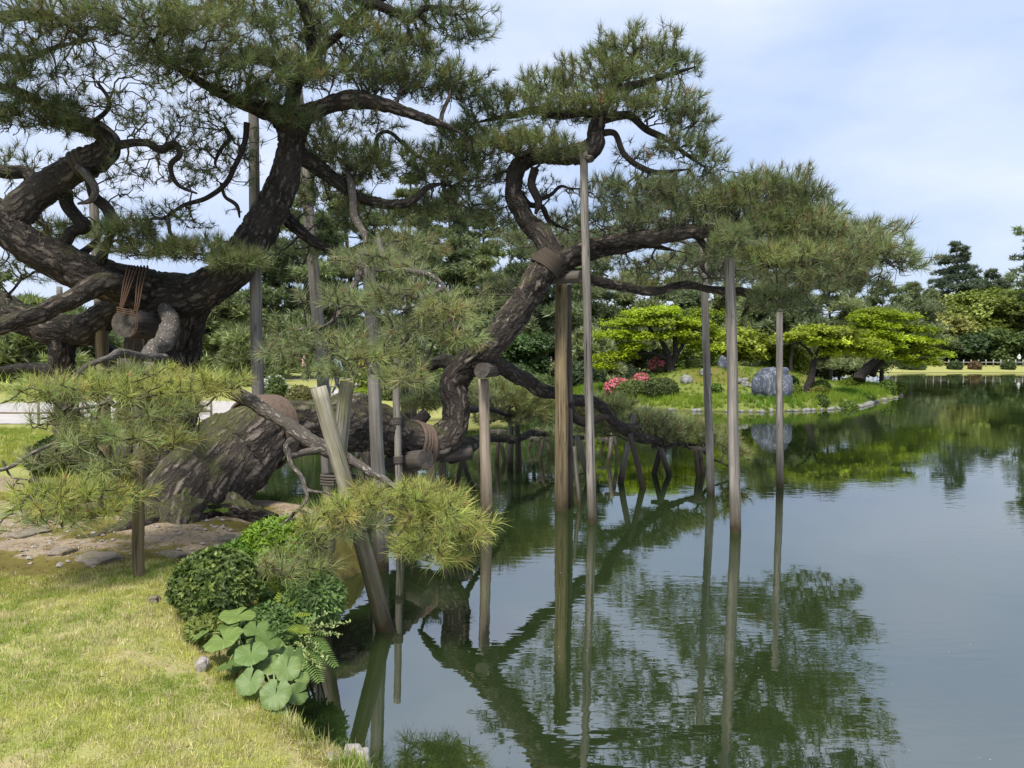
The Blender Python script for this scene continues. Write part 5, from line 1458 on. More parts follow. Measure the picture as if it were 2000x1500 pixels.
def post(label, top, base, w, mat, wz=0.0, group=None, d=None, d_top=None, parent=None, name='support_post', wt=None):
    """top/base in photo pixels; base stands at height wz (its foot goes on below the surface)"""
    bp = P(base[0], base[1], d) if d else G(base[0], base[1], wz)
    dd = depth(bp)
    tp = P(top[0], top[1], d_top or dd)
    e = (bp - tp); e /= np.linalg.norm(e)
    foot = bp + e * (0.5 if wz < 0.3 else 0.25)
    r = w * dd / F / 2
    v, q, b = post_geo(tp, foot, (wt * dd / F / 2) if wt else r * 0.86, r, 18, int(top[0]) % 97)
    o = Buf().add(v, q, bark=b + top[0] * 0.37).build(name, mat, parent, None if parent is not None else tuple(bp), smooth=True)
    if parent is None:
        tag(o, label, 'post', group)
    return o, tp, bp, r

WG = 'log props standing in the pond'
LG = 'log props standing on the bank'
post('tall grey post behind the rising limb, its foot on the grassy bank', (495, 196), (507, 948), 25, M_wood, 0.5, LG, wt=20)
p_lean = post('tall leaning pole with a dark band, just right of the rising limb', (575, 85), (652, 985), 27, M_wood, 0.0, WG, wt=17)
post('broad grey post with a mossy foot, right of the crossed logs', (720, 500), (745, 1112), 30, M_wood, 0.0, WG, wt=24)
p_thin = post('thin post lashed with rope against the mossy trunk', (771, 690), (783, 1036), 16, M_wood, 0.0, WG)
post('dark post behind the thin lashed one', (790, 690), (796, 965), 19, M_wood_dark, 0.0, WG)
post('second dark post behind the mossy trunk, paired with the other', (806, 700), (808, 950), 16, M_wood_dark, 0.0, WG)
p_short = post('short pale post with a log end on its top, under the upright bend', (944, 740), (951, 1010), 24, M_wood_pale, 0.0, WG, wt=21)
p_warm = post('stout warm brown log under the roped limb', (1096, 552), (1097, 996), 27, M_wood_warm, 0.0, WG, wt=24)
post('grey post half hidden behind the warm brown log', (1110, 556), (1113, 985), 15, M_wood_dark, 0.0, WG)
post('slender short stake right of the warm brown log', (1121, 872), (1131, 988), 9, M_wood, 0.0, WG)
p_slim = post('tallest slim grey pole, reaching the high curled limb', (1140, 296), (1157, 1020), 18, M_wood, 0.0, WG, wt=15)
post('slim dark grey pole below the right spreading limb', (1373, 462), (1388, 966), 16, M_wood, 0.0, WG, wt=13)
post('stoutest grey pole in the open water, nearest of the right group', (1424, 496), (1437, 1040), 23, M_wood, 0.0, WG, wt=20)
post('last slim pole, in front of the island boulder', (1522, 588), (1524, 952), 14, M_wood, 0.0, WG, wt=12)
post('near square-cut post standing in the bare earth by the lawn', (271, 900), (273, 1132), 22, M_wood_warm, 0.58, LG, wt=22)
post('pole rising behind the thick limb to the lichened stub', (182, 385), (212, 905), 20, M_wood, 0.6, LG, wt=17)
post('short weathered post under the low bowl-shaped limb', (197, 590), (205, 925), 26, M_wood_warm, 0.6, LG)
post('thin far pole seen in the gap below the thick limb', (116, 560), (122, 850), 13, M_wood, 0.6, LG)
post('first of two dark posts side by side on the lawn, the broader one', (243, 700), (245, 945), 30, M_wood_dark, 0.6, LG)
post('second of two dark posts side by side on the lawn, the paler one', (277, 745), (277, 950), 28, M_wood_dark, 0.6, LG)
post('low stump of a stake showing just above the water beside the yellow needles', (868, 1106), (870, 1128), 11, M_wood_dark, 0.0, WG)
post('stub post under the lying trunk, left of the pale post', (842, 895), (846, 985), 20, M_wood_moss, 0.0, WG)
post('second stub post under the lying trunk, darker', (864, 895), (866, 975), 16, M_wood_dark, 0.0, WG)
post('thin dark prop behind the lashed crossed logs', (632, 800), (640, 1010), 18, M_wood, 0.0, WG)
post('short dark prop hidden under the lying trunk', (718, 880), (716, 990), 15, M_wood_dark, 0.0, WG)

def ring_rope(pts, r, n, turns, mat, parent=None, name='rope_lashing', gap=None, loc=None, sides=7):
    """rope wound round a centre line (pts: two ends), radius r of the winding"""
    a, b = np.asarray(pts[0]), np.asarray(pts[1])
    ax = (b - a); L = np.linalg.norm(ax); ax = ax / L
    M = rot_to(ax[None], np.zeros(1))[0]
    t = np.linspace(0, 1, turns * n)
    th = t * turns * 2 * math.pi
    p = a + ax * (t * L)[:, None] + (np.cos(th)[:, None] * M[:, 0] * r[0] + np.sin(th)[:, None] * M[:, 1] * r[1])
    v, q, bk = tube(p, np.full(len(p), r[2]), sides, None, True)
    return Buf().add(v, q, bark=bk).build(name, mat, parent, loc, smooth=True)

# crossed logs in the near water
tr = thing('log_trestle', 'two crossed mossy logs lashed with rope, standing in the near water by the ferns', 'trestle', tuple(G(690, 1215, 0.0)))
o1, t1, b1, r1 = post('', (622, 756), (752, 1230), 35, M_wood_moss, 0.0, None, None, 5.95, tr, 'log')
o2, t2, b2, r2 = post('', (678, 746), (626, 1196), 31, M_wood_moss, 0.0, None, None, 6.35, tr, 'log')
cx = t1 + (b1 - t1) * 0.385
cx2 = t2 + (b2 - t2) * 0.41
cc = (cx + cx2) / 2
ring_rope([cc - [0, 0, 0.045], cc + [0, 0, 0.045]], (0.10, 0.15, 0.012), 28, 4, M_rope_dark, tr)

TG = 'small log trestles in the pond under the low branches'
def trestle(label, legs, w, mats=(M_wood, M_wood_dark)):
    base = G((legs[0][2] + legs[1][2]) / 2, max(legs[0][3], legs[1][3]), 0.0)
    t = thing('log_trestle', label, 'trestle', tuple(base), TG)
    tops = []
    for i, (tx, ty, bx, by) in enumerate(legs):
        o, a, b, r = post('', (tx, ty), (bx, by), w, mats[i % 2], 0.0, None, None, None, t, 'log')
        tops.append(a)
    m = (tops[0] + tops[1]) / 2
    d = depth(m)
    ring_rope([m - [0, 0, 0.07], m - [0, 0, 0.01]], (0.09, 0.16, 0.012), 16, 3, M_rope_dark, t)
trestle('upright pair of props between the pale post and the warm log', [(998, 800, 996, 915), (1009, 808, 1013, 917)], 13)
trestle('tallest spread trestle, straddling under the drooping branch', [(1237, 808, 1213, 943), (1230, 846, 1256, 953)], 13)
trestle('spread trestle right of the tallest one, under the branch tip', [(1292, 868, 1277, 925), (1288, 868, 1308, 928)], 12, (M_wood_dark, M_wood))
trestle('short upright pair at the very tip of the low branch', [(1358, 872, 1364, 928), (1366, 872, 1374, 926)], 10, (M_wood_dark, M_wood_dark))
trestle('smallest far trestle behind the upright pair of props', [(1042, 852, 1032, 876), (1044, 852, 1052, 876)], 7, (M_wood_dark, M_wood))
trestle('far little trestle between slim pole and tallest spread trestle', [(1180, 855, 1174, 886), (1183, 855, 1192, 886)], 6, (M_wood_dark, M_wood))
trestle('slanting pair of props hidden behind the warm brown log', [(1120, 850, 1108, 925), (1127, 850, 1150, 940)], 12, (M_wood_dark, M_wood))
trestle('dark slanting braces under the lying trunk near the crossed logs', [(712, 872, 672, 928), (698, 870, 735, 940)], 11, (M_wood_dark, M_wood_dark))
trestle('thin pair of props standing between the short pale post and the upright pair', [(940, 855, 934, 905), (944, 856, 952, 900)], 8, (M_wood_dark, M_wood))
trestle('thin pair of props behind the warm brown log, at the end of the back branch', [(1062, 846, 1054, 895), (1066, 848, 1074, 890)], 8, (M_wood_dark, M_wood_dark))
trestle('slim far props just right of the tallest slim grey pole', [(1196, 835, 1188, 905), (1199, 835, 1206, 900)], 8, (M_wood, M_wood_dark))
trestle('dark props right under the mossy bend', [(905, 888, 888, 960), (900, 888, 925, 955)], 10, (M_wood_dark, M_wood_dark))
trestle('dark crooked props left of the upright pair', [(975, 838, 970, 905), (972, 840, 986, 900)], 9, (M_wood_dark, M_wood_dark))

# cross logs that carry the limbs
def cross_log(label, a, b, r):
    v, q, bk = tube(np.linspace(a, b, 8), np.full(8, r), 22, log_disp, True, 3)
    n = len(v)
    o = Buf().add(v, q, bark=bk).build('cross_log', M_wood_dark, None, tuple((a + b) / 2), smooth=True)
    return tag(o, label, 'log', 'short cross logs under the limbs')
a = P(940, 724, 10.0); cross_log('round log end on top of the short pale post', a, a + np.array([0.18, 0.75, 0.0]), 0.10)
a = P(243, 632, 9.05); cross_log('big round log end hung in rusty rope beside the short upright trunk', a, a + np.array([0.1, 0.9, -0.02]), 0.165)
cross_log('cross log lying on the warm brown log under the roped limb', P(1060, 545, 10.6), P(1136, 541, 10.2), 0.085)
cross_log('mossy log slung under the lying trunk', P(765, 906, 10.0), P(832, 898, 9.6), 0.13)
cross_log('dark mossy log under the upright bend at the water', P(860, 890, 10.4), P(918, 884, 10.6), 0.095)
cross_log('stub log held by the tallest slim pole under the curled limb', P(1128, 306, 10.1), P(1156, 311, 9.95), 0.045)

def wrap(name, label, cat, pts, rad, mat, extra=0.012, ridges=0, group=None):
    c = catmull(np.c_[pts, rad], 0.008)
    r = c[:, 3] + extra + (0.012 * np.abs(np.sin(np.linspace(0, ridges * math.pi, len(c)))) if ridges else 0)
    v, q, bk = tube(c[:, :3], r, 44, lambda b, rr: rr * 0.03 * fbm(b * 4, 6, 2), False)
    v2, q2, b2 = tube(c[:, :3], r - 0.03, 44, None, False)
    m = len(c) * 44
    b = Buf().add(np.vstack([v, v2]), np.vstack([q, q2[:, ::-1] + m]), bark=np.vstack([bk, b2]))
    i = np.arange(44); j = (i + 1) % 44
    e0 = np.stack([i, j, j + m, i + m], 1)[:, ::-1]; o_ = (len(c) - 1) * 44
    e1 = np.stack([i + o_, j + o_, j + o_ + m, i + o_ + m], 1)
    b.q.append(np.vstack([e0, e1])); b.mq.append(np.zeros(88))
    ctr = tuple(np.mean(pts, 0))
    return tag(b.build(name, mat, None, ctr, smooth=True), label, cat, group)

def along(limb, i0, i1, n=8):
    pts, rad = limb
    k = np.linspace(i0 * (len(pts) - 1), i1 * (len(pts) - 1), n).astype(int)
    return pts[k], rad[k]
tb = limbs_b[0]
def nearest(limb, px, py):
    pts = limb[0]; v = pts - EYE
    dd = v @ FWD; x = 1000 + F * (v @ RGT) / dd; y = 750 - F * (v @ UPV) / dd
    return int(np.argmin((x - px) ** 2 + (y - py) ** 2))
k0, k1 = nearest(tb, 497, 848), nearest(tb, 548, 838)
ks = np.unique(np.linspace(k0, k1, 8).astype(int))
wrap('bark_band', 'wide brown band bound round the thick lying trunk', 'band', tb[0][ks], tb[1][ks], M_band, 0.055)
k0, k1 = nearest(tb, 1062, 530), nearest(tb, 1086, 492)
ks = np.unique(np.linspace(k0, k1, 8).astype(int))
wrap('rope_wrap', 'dark palm rope wound round the fork above the warm brown log', 'rope', tb[0][ks], tb[1][ks], M_straw, 0.02, 9)
k0, k1 = nearest(limbs_b[4], 1118, 302), nearest(limbs_b[4], 1152, 290)
if k1 - k0 >= 2:
    ks = np.unique(np.linspace(k0, k1, 6).astype(int))
    wrap('rope_wrap', 'palm rope wound round the high limb at the tallest slim pole', 'rope', limbs_b[4][0][ks], limbs_b[4][1][ks], M_straw, 0.012, 7)
k0, k1 = nearest(tb, 800, 868), nearest(tb, 832, 872)
ks = np.unique(np.linspace(k0, max(k1, k0 + 4), 6).astype(int))
wrap('bark_wrap', 'mossy bark sheet slung round the trunk beside the thin lashed post', 'wrap', tb[0][ks], tb[1][ks], M_band, 0.02, 5)
k0, k1 = nearest(limbs_a[3], 148, 330), nearest(limbs_a[3], 172, 318)
ks = np.unique(np.linspace(k0, max(k1, k0 + 4), 6).astype(int))
wrap('rope_wrap', 'brown wrapping on the left limb where the lichened stub hangs', 'rope', limbs_a[3][0][ks], limbs_a[3][1][ks], M_straw, 0.012, 3)

# rust coloured ropes over the big limb, down to the hung log
rp = thing('rope_sling', 'rust coloured rope sling over the great limb, holding the round log end', 'rope', tuple(P(262, 560, 9.3)))
def loop(ctrl, r=0.011):
    c = catmull(np.array([P(*x) for x in ctrl]), 0.03)
    v, q, bk = tube(c, np.full(len(c), r * 0.85), 7, None, True)
    Buf().add(v, q, bark=bk).build('rope', M_rope, rp, smooth=True)
for i in range(7):
    u = i / 6
    xt = 248 + 38 * u
    xb = 232 + 8 * u if i < 4 else 262 + 3 * (i - 4)
    loop([(xt + 4, 528, 9.75), (xt + 2, 519, 9.5), (xt, 526, 9.22), (xt - 3 + (xb - xt) * 0.25, 555, 9.05), (xt + (xb - xt) * 0.75, 590, 8.98), (xb, 610, 8.98)], 0.010)
for i in range(3):
    loop([(228, 600 + i * 4, 8.97), (245, 604 + i * 4, 8.93), (266, 608 + i * 4, 8.97)], 0.009)
for i in range(2):
    loop([(264 + i * 3, 606, 8.98), (266 + i * 3, 630, 8.95), (262 + i * 3, 650, 8.97), (252, 660, 9.0)], 0.008)

# bands on posts
def pbands(label, p, f0, f1, turns, mat=M_rope_dark):
    a = p[1] + (p[2] - p[1]) * f0; b = p[1] + (p[2] - p[1]) * f1
    tag(ring_rope([a, b], (p[3] * 1.02, p[3] * 1.02, 0.011), 22, turns, mat, None, 'rope_lashing', None, tuple(a)), label, 'rope', 'ropes tied round the props')
pbands('dark rope wound round the upper part of the leaning pole', p_lean, 0.30, 0.345, 14)
pbands('rope tied round the thin post, upper knot', p_thin, 0.36, 0.40, 5)
pbands('rope tied round the thin post, lower knot', p_thin, 0.58, 0.62, 5)

# ------------------------------------------------------------------ fences
def fence(label, A, B, z_off, h, spacing, mat, rails, pr, group=None, pname='fence_post'):
    A, B = np.array(A, float), np.array(B, float)
    L = np.linalg.norm(B - A); n = int(L / spacing)
    z0 = land_z(*A)
    t = thing('garden_fence', label, 'fence', (A[0], A[1], z0), group)
    base = None
    for i in range(n + 1):
        x, y = A + (B - A) * i / n
        z = land_z(x, y)
        v, q, b = tube(np.array([[x, y, z - 0.15], [x, y, z + h * 0.5], [x, y, z + h]]), np.full(3, pr), 8, None, True)
        Buf().add(v, q, bark=b).build('post', mat, t, smooth=True)
    for f in rails:
        pts = np.array([[*(A + (B - A) * u), land_z(*(A + (B - A) * u)) + h * f] for u in np.linspace(0, 1, 24)])
        pts[:, 1] -= pr * 1.3
        v, q, b = tube(pts, np.full(24, pr * 0.7), 8, None, True)
        Buf().add(v, q, bark=b).build('rail', mat, t, smooth=True)
M_fence = plain('pale_fence_wood', (0.27, 0.255, 0.225), 0.8, 0.2, 3.0)
M_fence_d = plain('brown_fence_wood', (0.17, 0.13, 0.10), 0.8, 0.3, 5.0)
fence('pale low fence with crossing rails along the far shore', (36.5, 93.5), (72, 96), 0, 0.85, 0.95, M_fence, (0.62,), 0.065)
fence('low brown fence with two rails along the pale path', (-15.2, 16.6), (-6.9, 17.6), 0, 0.55, 0.9, M_fence_d, (0.5,), 0.03)
fence('white low fence along the footpath behind the lying trunk', (-7.4, 27.0), (-4.8, 33.2), 0, 0.45, 0.8, M_fence, (0.8,), 0.035)
fence('pale low fence across the pond behind the sage pine mound', (-0.6, 45.2), (1.2, 45.6), 0, 0.5, 0.35, M_fence, (0.4, 0.85), 0.04)
# white stakes that prop a young tree across the pond
for k, (a, b, lab) in enumerate([((1034, 702), (1036, 725), 'upright white stake beside the straight dark trunk'), ((1035, 702), (1042, 724), 'slanting white stake against the upright one')]):
    d = 45.0
    v, q, bk = tube(np.array([P(*a, d), (P(*a, d) + P(*b, d)) / 2, P(*b, d)]), np.full(3, 0.05), 8, None, True)
    tag(Buf().add(v, q, bark=bk).build('white_stake', M_fence, None, tuple(P(*b, d)), smooth=True), lab, 'stake', 'white stakes across the pond')
# ------------------------------------------------------------------ plants on the near bank
def gp(px, py, z=0.55):
    p = G(px, py, z)
    p[2] = land_z(p[0], p[1])
    return p

def round_bush(label, c, R, n, protos, tint, sc, name='evergreen_bush', cat='bush', low=-0.55, tips=None):
    t = thing(name, label, cat, (c[0], c[1], max(land_z(c[0], c[1]), 0.0)))
    u = rng.normal(size=(n * 2, 3)); u /= np.linalg.norm(u, axis=1)[:, None]; u = u[u[:, 2] > low][:n]
    lum = 1 + 0.10 * fbm(u * 2.4 + c[0], 71, 3)
    p = c + u * R * (lum * rng.uniform(0.86, 1.03, len(u)))[:, None]
    tt = np.array(tint) * (1 + 0.22 * rng.normal(size=(len(p), 1)))
    if tips is not None:                                            # young leaves of another colour here and there
        m = rng.uniform(size=len(p)) < 0.4
        tt[m] = np.array(tips) * (1 + 0.18 * rng.normal(size=(m.sum(), 1)))
    b = Buf()
    strew(b, protos, p, u + [0, 0, 0.35] + rng.normal(0, 0.35, u.shape), sc * rng.uniform(0.8, 1.25, len(p)), tt)
    b.build('foliage', M_leaf, t)['kind'] = 'stuff'
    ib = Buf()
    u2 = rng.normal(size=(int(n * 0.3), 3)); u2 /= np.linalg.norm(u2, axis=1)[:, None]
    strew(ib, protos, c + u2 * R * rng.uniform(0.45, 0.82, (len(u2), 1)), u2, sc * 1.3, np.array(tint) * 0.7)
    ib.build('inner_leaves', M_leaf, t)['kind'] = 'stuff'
    w = Buf()
    for k in range(14):
        a = rng.uniform(0, 6.28); e = c + np.array([math.cos(a) * R[0] * .7, math.sin(a) * R[1] * .7, R[2] * rng.uniform(0, .7)])
        s = np.array([c[0] + rng.normal(0, .05), c[1] + rng.normal(0, .05), land_z(c[0], c[1]) - 0.03])
        pts = catmull(np.array([s, (s + e) / 2 + rng.normal(0, .03, 3), e]), 0.06)
        v, q, bk = tube(pts, np.linspace(0.008, 0.003, len(pts)), 5, None, False)
        w.add(v, q, bark=bk)
    w.build('stem', M_twig, t, smooth=True)['kind'] = 'stuff'

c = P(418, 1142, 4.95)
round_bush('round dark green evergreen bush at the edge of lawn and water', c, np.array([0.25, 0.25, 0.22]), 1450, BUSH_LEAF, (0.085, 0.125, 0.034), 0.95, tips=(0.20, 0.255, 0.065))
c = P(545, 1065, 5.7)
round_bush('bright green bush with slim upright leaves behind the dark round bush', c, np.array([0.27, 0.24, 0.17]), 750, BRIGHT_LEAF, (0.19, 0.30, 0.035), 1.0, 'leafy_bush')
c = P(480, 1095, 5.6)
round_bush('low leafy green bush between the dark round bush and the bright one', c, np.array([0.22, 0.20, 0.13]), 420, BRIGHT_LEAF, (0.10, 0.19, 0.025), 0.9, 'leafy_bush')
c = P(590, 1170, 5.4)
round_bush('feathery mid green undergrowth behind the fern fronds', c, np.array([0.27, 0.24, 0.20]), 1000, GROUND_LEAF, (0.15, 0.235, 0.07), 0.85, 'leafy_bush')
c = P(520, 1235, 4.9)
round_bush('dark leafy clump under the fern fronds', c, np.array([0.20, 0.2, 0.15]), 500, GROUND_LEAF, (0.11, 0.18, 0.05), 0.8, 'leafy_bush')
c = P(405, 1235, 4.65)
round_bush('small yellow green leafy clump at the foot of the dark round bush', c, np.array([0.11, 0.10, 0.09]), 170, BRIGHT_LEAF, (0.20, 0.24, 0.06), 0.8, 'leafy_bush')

# butterbur: every leaf an object of its own
M_butter = MT('butterbur_leaf')
_k = M_butter
_v = _k.attr('bark', 'Vector')
_sep = _k.n('ShaderNodeSeparateXYZ'); _k.l(_v, _sep.inputs[0])
_w = _k.n('ShaderNodeMath', operation='MULTIPLY'); _k.l(_sep.outputs['X'], _w.inputs[0]); _w.inputs[1].default_value = 11.0
_s = _k.n('ShaderNodeMath', operation='COSINE'); _k.l(_w.outputs[0], _s.inputs[0])
_vein = _k.ramp(_s.outputs[0], [(0.93, (0, 0, 0)), (0.99, (1, 1, 1))])
_mot = _k.noise(_k.pos(), 22, 4)
_col = _k.mix(_mot, (0.095, 0.165, 0.036), (0.16, 0.235, 0.06))
_col = _k.mix(_k.mix(0.55, (0, 0, 0), _vein), _col, (0.27, 0.34, 0.12))
_oi = _k.n('ShaderNodeObjectInfo')
_col = _k.mix(1.0, _col, _k.ramp(_oi.outputs['Random'], [(0.0, (0.72, 0.74, 0.6)), (0.5, (1.0, 1.0, 1.0)), (1.0, (1.25, 1.15, 1.05))]), 'MULTIPLY')
_p = _k.n('ShaderNodeBsdfPrincipled'); _p.inputs['Roughness'].default_value = 0.55
_k.l(_col, _p.inputs['Base Color']); _k.l(_k.bump(_vein, -0.5, 0.004, _k.bump(_mot, 0.3, 0.006)), _p.inputs['Normal'])
_t = _k.n('ShaderNodeBsdfTranslucent'); _t.inputs['Color'].default_value = (0.17, 0.28, 0.05, 1)
_m = _k.n('ShaderNodeMixShader'); _m.inputs['Fac'].default_value = 0.25
_k.l(_p.outputs[0], _m.inputs[1]); _k.l(_t.outputs[0], _m.inputs[2])
M_butter = _k.surf(_m)
M_stalk = plain('leaf_stalk', (0.20, 0.26, 0.09), 0.6)

def butter_leaf(r, seed):
    """kidney-round leaf with a notch, wavy rim, sunk middle; thickness by a second skin"""
    rr = np.random.default_rng(seed)
    na, nr = 44, 8
    notch = 0.12
    th = np.linspace(notch, 2 * math.pi - notch, na)
    V, Bk = [], []
    for i in range(nr + 1):
        q = i / nr
        lob = 1 + 0.03 * np.cos(th * 5 + seed) + 0.025 * np.cos(th * 13 + seed * 2) - 0.14 * np.exp(-((np.minimum(th, 2 * math.pi - th)) / 0.4) ** 2) + 0.10 * np.exp(-((np.minimum(th, 2 * math.pi - th) - 0.5) / 0.4) ** 2)
        rad = r * q * lob
        z = r * (0.20 * q ** 1.5 - 0.16 * q ** 4 + 0.05 * q ** 2 * np.cos(th * 3 + seed * 1.3) + 0.022 * q * np.cos(th * 11) ** 8 + 0.05 * q ** 3 * np.sin(th * 5 + seed))
        V.append(np.stack([rad * np.cos(th), rad * np.sin(th), z], 1))
        Bk.append(np.stack([th, np.full(na, q), np.zeros(na)], 1))
    V = np.concatenate(V); Bk = np.concatenate(Bk)
    q = [[i * na + j, i * na + j + 1, (i + 1) * na + j + 1, (i + 1) * na + j] for i in range(nr) for j in range(na - 1)]
    n = len(V)
    V2 = V - np.array([0, 0, 0.0015])
    return np.vstack([V, V2]), np.vstack([q, np.array(q)[:, ::-1] + n]), np.vstack([Bk, Bk])

bt = thing('butterbur_plant', 'butterbur with large round pale green leaves hanging over the bank', 'plant', tuple(gp(470, 1310, 0.4)))
BUTTER = [  # px, py, d, half width px, tilt toward the water side, roll
    (463, 1203, 4.80, 35, 0.10, 0.1), (437, 1250, 4.52, 40, 0.22, -0.35), (490, 1278, 4.38, 33, 0.42, 0.05), (523, 1252, 4.55, 26, 0.22, 0.45), (560, 1305, 4.30, 28, 0.75, 0.45),
    (488, 1332, 4.10, 28, 0.85, -0.2), (538, 1357, 4.02, 31, 0.95, 0.1), (580, 1355, 4.12, 22, 0.9, 1.1), (443, 1300, 4.33, 22, 0.1, -0.5), (526, 1300, 4.40, 24, 0.5, 0.0), (573, 1283, 4.46, 22, 0.6, 1.0), (545, 1397, 3.98, 18, 0.9, 0.3),
    (500, 1228, 4.70, 25, 0.35, 0.0), (392, 1240, 4.68, 20, 0.05, -0.6), (446, 1222, 4.72, 24, 0.1, -0.3), (470, 1300, 4.42, 24, 0.2, -0.3), (545, 1270, 4.62, 24, 0.35, 0.5),
    (505, 1310, 4.45, 18, 0.3, 0.3), (462, 1272, 4.55, 20, 0.25, -0.1), (555, 1335, 4.3, 17, 0.6, 0.6), (415, 1262, 4.6, 17, 0.15, -0.5), (500, 1255, 4.75, 19, 0.3, 0.2), (590, 1325, 4.3, 15, 0.7, 0.9)]
root = np.array(bt.location)
for i, (px, py, d, hw, tl, ro) in enumerate(BUTTER):
    r = hw * d / F * 0.92
    v, q, bk = butter_leaf(r, i)
    c = P(px, py, d - 0.2)
    Rz = np.array(Euler((0, 0, rng.uniform(0.9, 2.2))).to_matrix())
    Rx = np.array(Euler((tl * 0.95, ro * 0.75, 0)).to_matrix())
    w = (v @ Rz.T) @ Rx.T + c
    lf = Buf().add(w, q, bark=bk).build('leaf', M_butter, bt, smooth=True)
    e = np.array([root[0] + rng.normal(0, .07), root[1] + 0.12 + rng.normal(0, .05), root[2] - 0.02])
    pts = catmull(np.array([e, e * 0.45 + c * 0.55 + [0, 0.05, 0.05], c - [0, 0, 0.004]]), 0.03)
    vv, qq, bb = tube(pts, np.linspace(0.006, 0.004, len(pts)), 7, None, False)
    st = Buf().add(vv, qq, bark=bb).build('leaf_stalk', M_stalk, bt, smooth=True)

# ferns
def fern(label, base, fronds, tint, group='ferns on the near bank'):
    t = thing('fern_plant', label, 'fern', tuple(base), group)
    for i, (px, py, d, droop) in enumerate(fronds):
        tip = P(px, py, d)
        mid = (base + tip) / 2 + np.array([0, 0, droop])
        c = catmull(np.array([base, mid, tip]), 0.019)
        v, q, bk = tube(c, np.linspace(0.0035, 0.001, len(c)), 5, None, False)
        b = Buf().add(v, q, tint=np.tile(np.array(tint) * 0.8, (len(v), 1)))
        T, N, B = frames(c)
        L = np.linalg.norm(np.diff(c, axis=0), axis=1).sum()
        side = np.cross(T, [0, 0, 1.0]); side /= np.linalg.norm(side, axis=1)[:, None] + 1e-9
        for k in range(max(1, len(c) // 6), len(c)):
            f = k / len(c)
            ln = L * 0.20 * math.sin(math.pi * min(1, (f * 0.95 + 0.02)) ** 0.8) ** 0.8 + 0.006
            for s in (-1, 1):
                d_ = side[k] * s * 0.9 + T[k] * 0.42 + np.array([0, 0, -0.12]); d_ /= np.linalg.norm(d_)
                w_ = 0.0052
                up = np.cross(side[k], T[k])
                p0 = c[k]; p1 = c[k] + d_ * ln
                m = (p0 + p1) / 2
                wv = np.cross(d_, up); wv /= np.linalg.norm(wv) + 1e-9
                b.add(np.array([p0 - wv * w_ * .6, m - wv * w_, p1, m + wv * w_, p0 + wv * w_ * .6]), None, [[0, 1, 4], [1, 3, 4], [1, 2, 3]], 0, tint=np.tile(np.array(tint) * rng.uniform(.85, 1.15), (5, 1)))
        b.build('frond', M_leaf, t)
fern('yellow green fern with one bright arching frond above the butterbur', P(528, 1245, 5.0), [(578, 1170, 4.9, 0.06), (545, 1160, 5.05, 0.05), (605, 1200, 4.85, 0.07), (500, 1190, 4.95, 0.05), (600, 1235, 4.7, 0.06)], (0.26, 0.33, 0.05))
fern('dark green fern low over the water beside the butterbur', P(575, 1270, 4.95), [(640, 1270, 4.7, 0.08), (655, 1300, 4.7, 0.08), (625, 1330, 4.55, 0.08), (610, 1235, 4.9, 0.07), (590, 1340, 4.5, 0.07), (640, 1240, 4.9, 0.07)], (0.15, 0.24, 0.06))
fern('small pale fern against the round bush', P(545, 1165, 5.2), [(520, 1120, 5.1, 0.04), (505, 1135, 5.05, 0.04), (560, 1115, 5.2, 0.04)], (0.30, 0.34, 0.06))
fern('small bamboo-like tuft at the foot of the round bush', P(400, 1225, 4.75), [(372, 1190, 4.65, 0.03), (395, 1175, 4.65, 0.03), (425, 1190, 4.65, 0.03), (380, 1215, 4.6, 0.03)], (0.20, 0.29, 0.07))
fern('fresh green fern on the moss in front of the lying trunk', P(425, 1005, 7.4), [(405, 985, 7.2, 0.05), (450, 980, 7.3, 0.05), (440, 1000, 7.1, 0.05), (400, 1000, 7.15, 0.04), (465, 990, 7.4, 0.05)], (0.16, 0.26, 0.04))

# privet-like sprigs reaching over the water
sp = thing('privet_shrub', 'pale leaved privet sprigs reaching out over the dark water', 'shrub', tuple(P(560, 1265, 5.0)))
for i, (px, py, d) in enumerate([(684, 1216, 4.8), (640, 1195, 4.9), (668, 1240, 4.7), (620, 1260, 4.65), (640, 1285, 4.6), (600, 1290, 4.6), (655, 1225, 4.75), (615, 1220, 4.9), (605, 1245, 4.7), (590, 1310, 4.5), (575, 1230, 4.85), (628, 1305, 4.55), (585, 1200, 5.0), (600, 1275, 4.55)]):
    a = np.array(sp.location) + rng.normal(0, 0.03, 3); b_ = P(px, py, d)
    c = catmull(np.array([a, (a + b_) / 2 + [0, 0, 0.05], b_]), 0.016)
    v, q, bk = tube(c, np.linspace(0.003, 0.001, len(c)), 5, None, False)
    b = Buf().add(v, q, tint=np.tile([0.12, 0.11, 0.05], (len(v), 1)))
    m = np.arange(len(c) // 3, len(c)); m = np.repeat(m, 2)
    T = frames(c)[0][m]
    sd = np.cross(T, [0, 0, 1.0]); sd /= np.linalg.norm(sd, axis=1)[:, None] + 1e-9
    sg = np.tile([1, -1], len(m) // 2)[:, None]
    one = [leaf_cluster(1, 0.0, 0.024, 0.012, 200 + k, 0, 0.2) for k in range(3)]
    dv = sd * sg + T * 0.5 + rng.normal(0, .25, T.shape)
    # leaf_cluster lies across Z: aim its own x axis roughly along dv by using the up direction
    strew(b, one, c[m] + sd * sg * 0.004, np.array([0, 0, 1.0]) + rng.normal(0, 0.45, T.shape), rng.uniform(0.8, 1.3, len(m)), np.array((0.34, 0.40, 0.16)) * (1 + 0.15 * rng.normal(size=(len(m), 1))))
    b.build('sprig', M_leaf, sp)

